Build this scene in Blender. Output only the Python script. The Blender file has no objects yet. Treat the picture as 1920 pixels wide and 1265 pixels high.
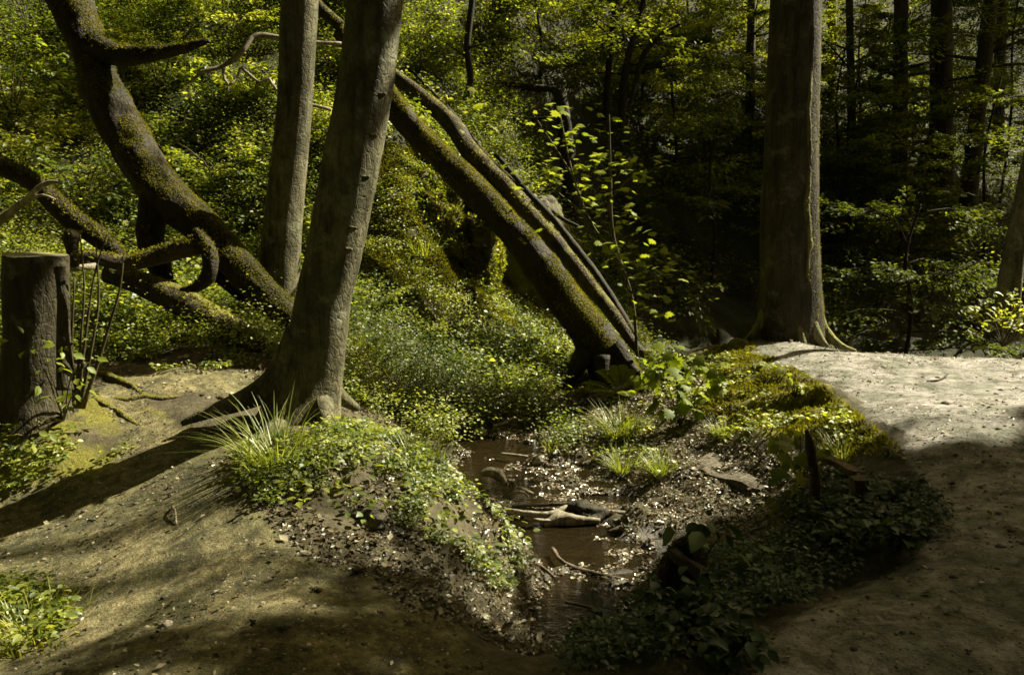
import bpy, math, random
import numpy as np
from mathutils import Vector

# ------------------------------------------------------------------ camera, sky, sun, exposure
SC = bpy.context.scene
COL = SC.collection
F_PX, PITCH, EYE = 1500.0, math.radians(10.0), 1.5      # focal length in pixels of a 1920 wide frame
cam = bpy.data.cameras.new('camera'); cam_o = bpy.data.objects.new('camera', cam); COL.objects.link(cam_o)
cam.sensor_width = 36; cam.lens = F_PX / 1920 * 36
cam.clip_start = 0.05; cam.clip_end = 500
cam_o.location = (0, 0, EYE); cam_o.rotation_euler = (math.pi / 2 - PITCH, 0, 0)
SC.camera = cam_o

SUN_EL, SUN_AZ = math.radians(43), math.radians(64)      # azimuth to the right of the view direction (+Y)
SDIR = np.array([math.cos(SUN_EL) * math.sin(SUN_AZ), math.cos(SUN_EL) * math.cos(SUN_AZ), math.sin(SUN_EL)])
w = bpy.data.worlds.new("World"); SC.world = w; w.use_nodes = True
nt = w.node_tree; nt.nodes.clear()
sky = nt.nodes.new('ShaderNodeTexSky'); sky.sky_type = 'NISHITA'; sky.sun_disc = False
sky.sun_elevation = SUN_EL; sky.sun_rotation = SUN_AZ; sky.dust_density = 4.0; sky.ozone_density = 0.4
bg = nt.nodes.new('ShaderNodeBackground'); bg.inputs['Strength'].default_value = 0.05
wo = nt.nodes.new('ShaderNodeOutputWorld')
tn = nt.nodes.new('ShaderNodeMix'); tn.data_type = 'RGBA'; tn.blend_type = 'MULTIPLY'; tn.inputs[0].default_value = 1
tn.inputs[7].default_value = (1.0, .88, .44, 1)                # light filtered by the leaf roof overhead
nt.links.new(sky.outputs[0], tn.inputs[6]); nt.links.new(tn.outputs[2], bg.inputs[0]); nt.links.new(bg.outputs[0], wo.inputs[0])
sl = bpy.data.lights.new('sun', 'SUN'); sl.energy = 5.0; sl.angle = math.radians(0.5); sl.color = (1.0, 0.93, 0.68)
so = bpy.data.objects.new('sun', sl); COL.objects.link(so); so.location = (12, 10, 20)
so.rotation_euler = Vector(SDIR.tolist()).to_track_quat('Z', 'Y').to_euler()
SC.view_settings.view_transform = 'Standard'; SC.view_settings.look = 'None'
SC.view_settings.exposure = 1.5; SC.view_settings.gamma = 1.0
SC.cycles.max_bounces = 6; SC.cycles.diffuse_bounces = 3; SC.cycles.glossy_bounces = 2
SC.cycles.transmission_bounces = 3; SC.cycles.transparent_max_bounces = 8
SC.cycles.sample_clamp_indirect = 4; SC.cycles.filter_width = 1.6
SC.cycles.caustics_reflective = False; SC.cycles.caustics_refractive = False

rng = np.random.default_rng(7)
cp, sp = math.cos(PITCH), math.sin(PITCH)

# ------------------------------------------------------------------ maths helpers
def ray(px, py):
    u = (px - 960) / F_PX; v = (632.5 - py) / F_PX
    return np.array([u, cp + v * sp, -sp + v * cp])
def W(px, py, Y):                                        # the point seen there at forward distance Y
    d = ray(px, py); t = Y / d[1]
    return np.array([0, 0, EYE]) + d * t
def Z(px, py, z):
    d = ray(px, py); t = (z - EYE) / d[2]
    return np.array([0, 0, EYE]) + d * t
def proj(P):
    P = np.atleast_2d(P); x, y, z = P[:, 0], P[:, 1], P[:, 2] - EYE
    f = y * cp - z * sp; f = np.where(f < 0.05, 0.05, f); up = y * sp + z * cp
    return 960 + F_PX * x / f, 632.5 - F_PX * up / f, f
def px2m(r, Y): return r * Y / F_PX
def inpoly(x, y, poly):
    c = np.zeros(len(x), bool); n = len(poly)
    for i in range(n):
        x1, y1 = poly[i]; x2, y2 = poly[i - 1]
        hit = ((y1 > y) != (y2 > y)) & (x < (x2 - x1) * (y - y1) / ((y2 - y1) if y2 != y1 else 1e-9) + x1)
        c ^= hit
    return c
def _hash(i, j, k):
    h = (i * 374761393 + j * 668265263 + k * 2147483647 + 974634777) & 0xffffffff
    h = ((h ^ (h >> 13)) * 1274126177) & 0xffffffff
    h = (h ^ (h >> 16)) & 0xffffffff
    return h.astype(np.float64) / 4294967295.0
def vnoise(P):
    P = np.asarray(P, float); I = np.floor(P).astype(np.int64); f = P - I; f = f * f * (3 - 2 * f)
    r = 0
    for a in (0, 1):
        for b in (0, 1):
            for c in (0, 1):
                wt = (f[:, 0] if a else 1 - f[:, 0]) * (f[:, 1] if b else 1 - f[:, 1]) * (f[:, 2] if c else 1 - f[:, 2])
                r = r + wt * _hash(I[:, 0] + a, I[:, 1] + b, I[:, 2] + c)
    return r * 2 - 1
def fbm(P, oct=4, gain=0.5):
    P = np.asarray(P, float); s = 0; a = 1; t = 0
    for o in range(oct):
        s = s + a * vnoise(P * (2.03 ** o) + 17.3 * o); t += a; a *= gain
    return s / t
def nrm(v): return v / np.maximum(np.linalg.norm(v, axis=-1, keepdims=True), 1e-9)
def sstep(a, b, x):
    t = np.clip((x - a) / (b - a), 0, 1); return t * t * (3 - 2 * t)

# ------------------------------------------------------------------ object helpers
def mesh_obj(name, V, faces, mat, parent=None, smooth=True, attrs=None, fattrs=None, base=None):
    """faces: list of int arrays (n,k)"""
    me = bpy.data.meshes.new(name)
    V = np.asarray(V, np.float64)
    if parent is not None: V = V - np.array(parent.location)
    elif base is not None: V = V - np.asarray(base)
    faces = [np.asarray(f, np.int32) for f in faces if len(f)]
    loops = np.concatenate([f.ravel() for f in faces])
    tot = np.concatenate([np.full(len(f), f.shape[1], np.int32) for f in faces])
    st = np.concatenate([[0], np.cumsum(tot)[:-1]]).astype(np.int32)
    me.vertices.add(len(V)); me.vertices.foreach_set('co', V.astype(np.float32).ravel())
    me.loops.add(len(loops)); me.loops.foreach_set('vertex_index', loops)
    me.polygons.add(len(tot)); me.polygons.foreach_set('loop_start', st)
    try: me.polygons.foreach_set('loop_total', tot)
    except Exception: pass
    me.polygons.foreach_set('use_smooth', np.full(len(tot), smooth))
    for k, a in (attrs or {}).items():
        at = me.attributes.new(k, 'FLOAT', 'POINT'); at.data.foreach_set('value', np.asarray(a, np.float32))
    for k, a in (fattrs or {}).items():
        at = me.attributes.new(k, 'FLOAT', 'FACE'); at.data.foreach_set('value', np.asarray(a, np.float32))
    me.update(calc_edges=True)
    me.materials.append(mat)
    o = bpy.data.objects.new(name, me); COL.objects.link(o)
    if parent is not None: o.parent = parent
    elif base is not None: o.location = tuple(base)
    return o
def tag(o, label=None, cat=None, group=None, kind=None):
    if label: o['label'] = label
    if cat: o['category'] = cat
    if group: o['group'] = group
    if kind: o['kind'] = kind
    return o
def thing(name, loc, label, cat, group=None):
    o = bpy.data.objects.new(name, None); COL.objects.link(o); o.location = tuple(float(c) for c in loc)
    o.empty_display_size = 0.2
    return tag(o, label, cat, group)
class MB:                                                # gathers pieces of ONE mesh
    def __init__(s): s.V = []; s.F = {}; s.n = 0; s.A = {}
    def add(s, V, F, a=None):
        V = np.asarray(V); s.V.append(V)
        for f in (F if isinstance(F, list) else [F]):
            f = np.asarray(f)
            if not len(f): continue
            s.F.setdefault(f.shape[1], []).append(f + s.n)
            s.A.setdefault(f.shape[1], []).append(np.zeros(len(f)) if a is None else np.broadcast_to(a, len(f)) if np.ndim(a) == 0 else a)
        s.n += len(V)
    def build(s, name, mat, parent=None, smooth=True, base=None):
        ks = sorted(s.F)
        return mesh_obj(name, np.concatenate(s.V), [np.concatenate(s.F[k]) for k in ks], mat, parent, smooth,
                        fattrs={'v': np.concatenate([np.concatenate(s.A[k]) for k in ks])}, base=base)

# ------------------------------------------------------------------ terrain: heights through survey points
WZ = -0.75                                               # water level
ctrl = []
def cz(px, py, z): ctrl.append(Z(px, py, z))
def cd(px, py, Y): ctrl.append(W(px, py, Y))
def cw(x, y, z): ctrl.append(np.array([x, y, z], float))
for x, y, z in [(0, 0, 0), (-3, 0, .05), (3, 0, 0), (0, 2, 0), (-1.2, 2.2, 0), (-3.5, 2.5, .05), (0, -5, .3), (-6, -3, .4), (7, -3, .3),
                (-6, 2, .5), (-9, 4, 2.2), (-14, 8, 6), (-20, 4, 9), (7, 2, .1), (12, 3, .8), (20, 3, 3), (1.2, 2.2, 0), (2, 1.5, 0)]: cw(x, y, z)
# left path and bank
for a in [(0, 1250, -.22), (0, 1100, -.28), (300, 1100, -.12), (0, 970, -.32), (250, 910, -.18), (-500, 1000, -.38), (0, 880, -.15), (0, 805, .02), (130, 820, -.03), (-150, 800, 0), (430, 850, 0), (600, 1000, 0), (600, 1150, 0), (850, 1250, -.06), (700, 1080, -.03),
          (150, 800, -.02), (65, 775, .04), (300, 720, .12), (450, 700, .1), (200, 690, .14), (560, 790, 0), (640, 800, -.05),
          (730, 830, -.08), (830, 880, -.18), (900, 940, -.3), (800, 1000, -.14), (880, 1080, -.28), (950, 1020, -.42), (960, 1120, -.5), (950, 1200, -.42), (1000, 1265, -.45),
          (300, 630, .22), (120, 640, .25), (450, 645, .25)]: cz(*a)
# stream bed
for a in [(1100, 1250, -.8), (1130, 1180, -.82), (1140, 1080, -.81), (1120, 1000, -.80), (1080, 930, -.80), (1020, 870, -.79), (960, 830, -.80), (1040, 810, -.8), (880, 838, -.8)]: cz(*a)
cw(.15, 4.1, -.78); cw(.05, 5.0, -.78); cw(-.1, 5.7, -.78); cw(-.35, 6.3, -.78); cw(.3, 3.6, -.78); cw(.9, 3.3, -.6)
cw(-.2, 3.0, -.12); cw(-.45, 3.4, -.12); cw(.1, 3.15, -.35); cw(-.6, 2.9, -.06); cw(.5, 2.75, -.15); cw(.1, 2.6, -.1)
for a in [(1100, 780, -.62), (1010, 770, -.62)]: cz(*a)
# hillside left
for a in [(700, 760, 6.9), (650, 700, 7.4), (700, 560, 9.0), (780, 640, 8.7), (860, 600, 9.6), (900, 700, 8.8), (980, 740, 8.7), (820, 800, 7.35), (1060, 690, 9.8),
          (740, 470, 9.75), (740, 380, 10.1), (740, 290, 10.55), (650, 400, 9.9), (650, 300, 10.35), (800, 480, 9.95), (850, 400, 10.9), (900, 560, 10.3), (960, 600, 10.6),
          (560, 590, 7.9), (430, 590, 8.0), (300, 560, 8.4), (130, 560, 8.0), (0, 560, 7.6), (450, 450, 9.6), (300, 400, 9.8), (100, 350, 9.6), (400, 200, 11.3), (200, 100, 12.0), (0, 100, 11.2),
          (450, 0, 13.2), (620, 200, 11.8), (700, 100, 12.8), (820, 150, 13.0), (850, 0, 15), (0, -300, 14.5), (450, -400, 17.5), (850, -300, 19)]: cd(*a)
# hollow and back hillside
for a in [(1100, 620, 11.5), (1000, 480, 12.4), (1000, 330, 14), (960, 160, 15.6), (1100, 400, 14.5), (1100, 200, 17.5), (1100, 0, 20.5), (1300, 560, 14), (1300, 400, 17), (1300, 200, 20.5), (1300, 0, 24), (1250, 640, 12),
          (1700, 640, 14.5), (1900, 640, 14), (1700, 480, 18), (1850, 380, 22), (1650, 200, 25), (1850, 200, 27), (1800, 0, 31), (1500, 0, 28), (1100, -300, 27), (1700, -300, 38), (2300, 400, 24), (2300, 100, 30)]: cd(*a)
# right mound, path
for a in [(1490, 645, -.15), (1400, 645, -.18), (1600, 660, -.12), (1920, 675, -.1), (1700, 720, -.04), (1900, 740, 0), (1700, 830, 0), (1900, 900, 0), (1800, 1000, 0), (1900, 1150, 0), (1600, 1150, 0), (1500, 1200, 0), (1380, 1250, 0),
          (1560, 720, -.07), (1450, 700, -.14), (1330, 680, -.28), (1400, 760, -.3), (1500, 790, -.24), (1600, 800, -.08), (1650, 850, -.07), (1560, 860, -.26),
          (1260, 720, -.48), (1300, 800, -.5), (1390, 870, -.45), (1200, 880, -.67), (1130, 850, -.72), (1170, 800, -.6), (1300, 930, -.6), (1420, 960, -.58), (1270, 1010, -.7), (1250, 900, -.62),
          (1330, 1090, -.62), (1450, 1080, -.4), (1600, 1000, -.28), (1700, 980, -.12), (1330, 1180, -.4), (1250, 1200, -.6), (1560, 1080, -.2), (1420, 1150, -.2), (1200, 720, -.55)]: cz(*a)
for a in [(2.6, 10.6, -.75), (1.6, 10, -.75), (4.2, 10, -.8), (6.5, 9.5, -.9), (9, 8, -.4), (5.5, 12.5, -1.2), (14, 10, 0), (12, 14, 0), (24, 16, 3), (40, 30, 16), (0, 45, 26), (30, 60, 34), (-30, 30, 26), (-30, 60, 40), (60, 60, 40), (0, 65, 38), (-45, -5, 20), (55, -5, 10), (60, 20, 16), (0, -15, 5), (-12, -10, 6), (14, -12, 6)]: cw(*a)
CT = np.array(ctrl)
def _phi(r2): return np.where(r2 > 1e-12, 0.5 * r2 * np.log(np.maximum(r2, 1e-12)), 0)
def _fit():
    n = len(CT); X = CT[:, :2]; r2 = ((X[:, None] - X[None]) ** 2).sum(-1)
    A = np.zeros((n + 3, n + 3)); A[:n, :n] = _phi(r2) + np.eye(n) * 0.01
    A[:n, n:n + 2] = X; A[:n, n + 2] = 1; A[n:, :n] = A[:n, n:].T
    b = np.zeros(n + 3); b[:n] = CT[:, 2]
    return np.linalg.solve(A, b)
_C = _fit()
def base_h(x, y):
    x = np.asarray(x, float).ravel(); y = np.asarray(y, float).ravel(); out = np.empty(len(x)); n = len(CT)
    for i in range(0, len(x), 20000):
        xs, ys = x[i:i + 20000], y[i:i + 20000]
        r2 = (xs[:, None] - CT[None, :, 0]) ** 2 + (ys[:, None] - CT[None, :, 1]) ** 2
        out[i:i + 20000] = _phi(r2) @ _C[:n] + xs * _C[n] + ys * _C[n + 1] + _C[n + 2]
    return out
PATH_R = [(1385, 636), (1430, 662), (1530, 705), (1600, 750), (1690, 830), (1765, 930), (1760, 1000), (1700, 1050), (1560, 1115), (1450, 1180), (1330, 1275), (1280, 1500), (3600, 1500), (3600, 660), (1920, 655), (1600, 640), (1490, 622)]
PATH_L = [(-1600, 1900), (1100, 1900), (980, 1275), (860, 1180), (700, 1085), (560, 1030), (480, 960), (440, 870), (330, 800), (270, 762), (330, 742), (430, 745), (500, 700), (400, 682), (200, 690), (160, 730), (230, 800), (250, 850), (200, 890), (0, 930), (-900, 900)]
def masks(P):
    px, py, f = proj(P); n1 = fbm(np.c_[P[:, 0] * 2, P[:, 1] * 2, P[:, 0] * 0], 3); n2 = fbm(np.c_[P[:, 0] * 2 + 9, P[:, 1] * 2, P[:, 0] * 0 + 5], 3)
    acc = 0
    for k in range(8):
        a = k * math.pi / 4; r = 14 if k % 2 else 30
        qx, qy = px + n1 * 45 + math.cos(a) * r, py + n2 * 30 + math.sin(a) * r * .6
        acc = acc + (inpoly(qx, qy, PATH_R) & (P[:, 2] > -.5) & (P[:, 1] < 10.3)) + (inpoly(qx, qy, PATH_L) & (P[:, 1] < 7)) 
    pm = acc / 8.0
    return np.where(P[:, 1] < 2.1, 1.0, np.clip(pm, 0, 1))
def height(x, y, full=False):
    z = base_h(x, y); x = np.asarray(x, float).ravel(); y = np.asarray(y, float).ravel()
    pm = masks(np.c_[x, y, z])
    O = np.zeros_like(x)
    big = (fbm(np.c_[x * .9, y * .9, O], 3) * .3 + np.abs(fbm(np.c_[x * 1.7, y * 1.7, O + 40], 2)) * .45 - .1) * sstep(8.3, 10.5, y) + fbm(np.c_[x * .25, y * .25, O + 3], 3) * 1.0 * sstep(16, 26, y)
    med = fbm(np.c_[x * 3.1, y * 3.1, O + 9], 4) * (.055 * (1 - pm) + .022)
    fine = fbm(np.c_[x * 13, y * 13, O + 4], 3) * (.016 * (1 - pm) + .009)
    # gravel bars that break the water
    inbed = sstep(-.6, -.76, z) * (y < 9)
    bars = (fbm(np.c_[x * 2.2, y * 4.6, O + 21], 3) * .20 + fbm(np.c_[x * 8, y * 9, O + 2], 2) * .05) * inbed
    # hummocks of moss on the mound
    hum = sstep(-.55, -.3, z) * sstep(-.05, -.15, z) * sstep(.8, 1.3, x) * sstep(5.0, 6.2, y) * sstep(9.8, 9.0, y)
    hummock = np.abs(fbm(np.c_[(x * .8 + y) * 3, (y - x) * 1.1, O + 2], 3)) * .2 * hum * (1 - pm)
    z = z + big + med * (1 - inbed * .5) + fine + bars + hummock
    return (z, pm, inbed, hum) if full else z
def normal_at(x, y, e=.06):
    zx = base_h(x + e, y) - base_h(x - e, y); zy = base_h(x, y + e) - base_h(x, y - e)
    return nrm(np.c_[-zx / (2 * e), -zy / (2 * e), np.ones(len(zx))])
def axis(*seg):
    out = [np.arange(a, b, s) for a, b, s in seg]; return np.concatenate(out)
gx = axis((-60, -20, 2), (-20, -8, .5), (-8, -4, .15), (-4, 5.5, .045), (5.5, 8, .12), (8, 20, .4), (20, 62, 2))
gy = axis((-18, -4, 1), (-4, 1.6, .3), (1.6, 9.6, .045), (9.6, 14, .1), (14, 24, .25), (24, 40, .6), (40, 68, 2))
GX, GY = np.meshgrid(gx, gy); gz, gpm, gbed, ghum = height(GX, GY, True)
GV = np.c_[GX.ravel(), GY.ravel(), gz]; GN = GX.shape
def h_fast(x, y):                                        # bilinear read of the built grid
    x = np.clip(np.asarray(x, float), gx[0] + .01, gx[-1] - .01); y = np.clip(np.asarray(y, float), gy[0] + .01, gy[-1] - .01)
    i = np.clip(np.searchsorted(gx, x) - 1, 0, len(gx) - 2); j = np.clip(np.searchsorted(gy, y) - 1, 0, len(gy) - 2)
    tx = (x - gx[i]) / (gx[i + 1] - gx[i]); ty = (y - gy[j]) / (gy[j + 1] - gy[j]); H = gz.reshape(GN)
    return H[j, i] * (1 - tx) * (1 - ty) + H[j, i + 1] * tx * (1 - ty) + H[j + 1, i] * (1 - tx) * ty + H[j + 1, i + 1] * tx * ty
def n_fast(x, y):
    e = .08; zx = h_fast(x + e, y) - h_fast(x - e, y); zy = h_fast(x, y + e) - h_fast(x, y - e)
    return nrm(np.c_[-zx / (2 * e), -zy / (2 * e), np.ones(len(zx))])
def G(px, py):                                           # ground point seen at a pixel
    d = ray(px, py); t = np.linspace(1.5, 60, 3000); P = np.array([0, 0, EYE]) + d * t[:, None]
    below = P[:, 2] < h_fast(P[:, 0], P[:, 1]); k = int(np.argmax(below)) if below.any() else 2999
    p = P[k].copy(); p[2] = float(h_fast(p[0:1], p[1:2])[0]); return p
def on(x, y, dz=0): return np.array([x, y, float(h_fast(np.array([x]), np.array([y]))[0]) + dz])

# ------------------------------------------------------------------ materials
def mat_new(name):
    m = bpy.data.materials.new(name); m.use_nodes = True; n = m.node_tree; n.nodes.clear()
    return m, n, n.nodes.new('ShaderNodeOutputMaterial')
def nd(n, t, **kw):
    x = n.nodes.new(t)
    for k, v in kw.items():
        if k.startswith('_'): setattr(x, k[1:], v)
        else: x.inputs[k].default_value = v
    return x
def ramp(n, src, stops):
    r = n.nodes.new('ShaderNodeValToRGB'); e = r.color_ramp.elements
    while len(e) < len(stops): e.new(0.5)
    for q, (p, c) in zip(e, stops): q.position = p; q.color = (*c, 1)
    n.links.new(src, r.inputs[0]); return r.outputs[0]
def mixc(n, f, a, b, mode='MIX'):
    m = n.nodes.new('ShaderNodeMix'); m.data_type = 'RGBA'; m.blend_type = mode
    for s, k in ((f, 0), (a, 6), (b, 7)):
        if hasattr(s, 'links'): n.links.new(s, m.inputs[k])
        elif k == 0: m.inputs[0].default_value = s
        else: m.inputs[k].default_value = (*s, 1)
    return m.outputs[2]
def math_(n, op, a, b=0.0, clamp=False):
    m = n.nodes.new('ShaderNodeMath'); m.operation = op; m.use_clamp = clamp
    for s, k in ((a, 0), (b, 1)):
        if hasattr(s, 'links'): n.links.new(s, m.inputs[k])
        else: m.inputs[k].default_value = s
    return m.outputs[0]
def noise(n, scale, detail=4, rough=.55, vec=None, dist=0):
    x = nd(n, 'ShaderNodeTexNoise', Scale=scale, Detail=detail, Roughness=rough, Distortion=dist)
    if vec is not None: n.links.new(vec, x.inputs['Vector'])
    return x.outputs['Fac']
def attr(n, name): 
    a = n.nodes.new('ShaderNodeAttribute'); a.attribute_name = name; return a.outputs['Fac']
def bump(n, h, strength, dist):
    b = nd(n, 'ShaderNodeBump', Strength=strength, Distance=dist); n.links.new(h, b.inputs['Height']); return b.outputs[0]
def objco(n, scale=None):
    t = n.nodes.new('ShaderNodeTexCoord'); v = t.outputs['Object']
    if scale is not None:
        m = n.nodes.new('ShaderNodeMapping'); m.inputs['Scale'].default_value = scale; n.links.new(v, m.inputs[0]); v = m.outputs[0]
    return v
def leaf_mat(name, stops, trans=.35, gloss=.10, rough=.42, tint=(1.45, 1.5, .6)):
    m, n, out = mat_new(name)
    c = ramp(n, attr(n, 'v'), stops)
    nz = noise(n, 9, 3, .6, objco(n)); c = mixc(n, 1.0, c, ramp(n, nz, [(.25, (.62, .62, .62)), (.75, (1.25, 1.25, 1.2))]), 'MULTIPLY')
    d = nd(n, 'ShaderNodeBsdfDiffuse'); n.links.new(c, d.inputs[0])
    t = nd(n, 'ShaderNodeBsdfTranslucent'); n.links.new(mixc(n, 1.0, c, tint, 'MULTIPLY'), t.inputs[0])
    g = nd(n, 'ShaderNodeBsdfGlossy', Roughness=rough); g.inputs[0].default_value = (.9, .95, .95, 1)
    a = nd(n, 'ShaderNodeMixShader', Fac=trans); n.links.new(d.outputs[0], a.inputs[1]); n.links.new(t.outputs[0], a.inputs[2])
    b = nd(n, 'ShaderNodeMixShader', Fac=gloss); n.links.new(a.outputs[0], b.inputs[1]); n.links.new(g.outputs[0], b.inputs[2])
    n.links.new(b.outputs[0], out.inputs[0]); return m
M = {}
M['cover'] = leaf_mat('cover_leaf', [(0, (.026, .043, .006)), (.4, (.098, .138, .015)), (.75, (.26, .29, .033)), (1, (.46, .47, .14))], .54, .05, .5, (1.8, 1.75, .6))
M['canopy'] = leaf_mat('canopy_leaf', [(0, (.03, .05, .008)), (1, (.10, .13, .02))], .3, .02, .5)
M['back'] = leaf_mat('back_leaf', [(0, (.028, .042, .006)), (.5, (.12, .145, .016)), (1, (.34, .35, .045))], .52, .02, .55, (1.5, 1.5, .55))
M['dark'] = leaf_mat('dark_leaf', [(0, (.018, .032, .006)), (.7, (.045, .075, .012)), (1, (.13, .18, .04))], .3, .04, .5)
M['maple'] = leaf_mat('maple_leaf', [(0, (.09, .13, .02)), (.6, (.19, .23, .025)), (1, (.27, .29, .045))], .5, .02, .5)
M['grass'] = leaf_mat('grass_blade', [(0, (.07, .10, .010)), (.6, (.19, .22, .025)), (1, (.38, .36, .09))], .45, .05, .5)
M['moss'] = leaf_mat('moss_tuft', [(0, (.045, .048, .005)), (.6, (.165, .155, .013)), (1, (.34, .30, .035))], .3, .0, .6)
M['litter'] = leaf_mat('dead_leaf', [(0, (.030, .022, .010)), (.55, (.11, .088, .048)), (.85, (.28, .24, .16)), (1, (.58, .53, .43))], .2, .05, .4, (1.2, 1, .8))
def bark(name, dark, light, moss=.0, mosscol=(.12, .11, .014), vs=(14, 14, 3), bumpd=.012, lich=.0, up=0.2):
    m, n, out = mat_new(name)
    v = objco(n, vs); a = noise(n, 1.0, 6, .65, v, .4); fine = noise(n, 34, 4, .6, objco(n))
    c = ramp(n, a, [(.25, dark), (.55, tuple(.5 * (x + y) for x, y in zip(dark, light))), (.8, light)])
    big = noise(n, 1.7, 3, .6, objco(n)); c = mixc(n, 1.0, c, ramp(n, big, [(.32, (.5, .5, .40)), (.66, (1.2, 1.15, 1.1))]), 'MULTIPLY')
    st = noise(n, 1.0, 5, .75, objco(n, (16, 16, 1.2)), .2); c = mixc(n, 1.0, c, ramp(n, st, [(.36, (.45, .42, .34)), (.52, (1, 1, 1))]), 'MULTIPLY')
    if lich: c = mixc(n, math_(n, 'MULTIPLY', ramp(n, noise(n, 5, 5, .7, objco(n)), [(.56, (0, 0, 0)), (.66, (1, 1, 1))]), lich), c, (.30, .32, .24))
    p = nd(n, 'ShaderNodeBsdfPrincipled', Roughness=.75); p.inputs['Specular IOR Level'].default_value = .3
    ck = nd(n, 'ShaderNodeTexVoronoi', Scale=1.0, _feature='DISTANCE_TO_EDGE'); n.links.new(objco(n, tuple(q * 2.2 for q in vs)), ck.inputs['Vector'])
    crk = ramp(n, math_(n, 'ADD', ck.outputs['Distance'], math_(n, 'MULTIPLY', math_(n, 'SUBTRACT', fine, .5), .35)), [(.0, (0, 0, 0)), (.09, (1, 1, 1))]); c = mixc(n, 1.0, c, ramp(n, crk, [(0, (.75, .74, .68)), (1, (1, 1, 1))]), 'MULTIPLY')
    h = math_(n, 'ADD', math_(n, 'ADD', a, math_(n, 'MULTIPLY', fine, .45)), math_(n, 'MULTIPLY', crk, .25))
    if moss > 0:
        ge = n.nodes.new('ShaderNodeNewGeometry'); sx = n.nodes.new('ShaderNodeSeparateXYZ'); n.links.new(ge.outputs['Normal'], sx.inputs[0])
        mk = math_(n, 'ADD', sx.outputs[2], math_(n, 'MULTIPLY', math_(n, 'SUBTRACT', noise(n, 4.5, 5, .7, objco(n)), .5), 2.6))
        mk = math_(n, 'ADD', mk, moss - up)
        mk = ramp(n, mk, [(.35, (0, 0, 0)), (.62, (1, 1, 1))])
        mc = ramp(n, noise(n, 40, 4, .7, objco(n)), [(.3, tuple(x * .45 for x in mosscol)), (.55, mosscol), (.8, tuple(x * 1.8 for x in mosscol))])
        c = mixc(n, mk, c, mc); h = math_(n, 'ADD', h, math_(n, 'MULTIPLY', mk, math_(n, 'ADD', noise(n, 55, 3, .7, objco(n)), .6)))
    n.links.new(c, p.inputs['Base Color']); n.links.new(bump(n, h, .8, bumpd), p.inputs['Normal'])
    n.links.new(p.outputs[0], out.inputs[0]); return m
M['beech'] = bark('grey_bark', (.050, .045, .024), (.26, .25, .165), 0, vs=(10, 10, 6), bumpd=.016, lich=.45)
M['beech_moss'] = bark('mossy_grey_bark', (.024, .019, .010), (.115, .10, .062), .1, vs=(12, 12, 4), bumpd=.02, lich=.25, up=.45)
M['oldlog'] = bark('mossy_log_bark', (.014, .011, .005), (.065, .052, .024), 0.0, (.25, .205, .02), (8, 8, 8), .03, up=.0)
M['log'] = bark('log_bark', (.035, .026, .015), (.12, .095, .055), .2, (.15, .14, .02), (7, 7, 7), .02, up=.5)
M['darkbark'] = bark('dark_bark', (.015, .012, .006), (.05, .042, .022), 0, vs=(12, 12, 3), bumpd=.012)
M['dead'] = bark('dead_wood', (.17, .14, .11), (.50, .46, .40), 0, vs=(16, 16, 5), bumpd=.006)
M['wetwood'] = bark('wet_wood', (.05, .035, .022), (.22, .18, .13), 0, vs=(14, 14, 6), bumpd=.008)
M['ivy'] = bark('lit_mossy_ivy_bark', (.09, .085, .035), (.30, .30, .16), .2, (.22, .21, .04), vs=(12, 12, 5), bumpd=.012, up=.3)  # bark colour lightened to strengthen the sunlit strip on the big beech
M['plank'] = bark('weathered_timber', (.05, .035, .02), (.16, .12, .075), 0, vs=(5, 5, 30), bumpd=.006)
M['cut'] = bark('cut_wood', (.10, .09, .05), (.26, .24, .15), 0, vs=(14, 14, 14), bumpd=.004)
M['twig'] = bark('twig_bark', (.05, .045, .02), (.17, .15, .08), 0, vs=(20, 20, 6), bumpd=.003)

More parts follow.
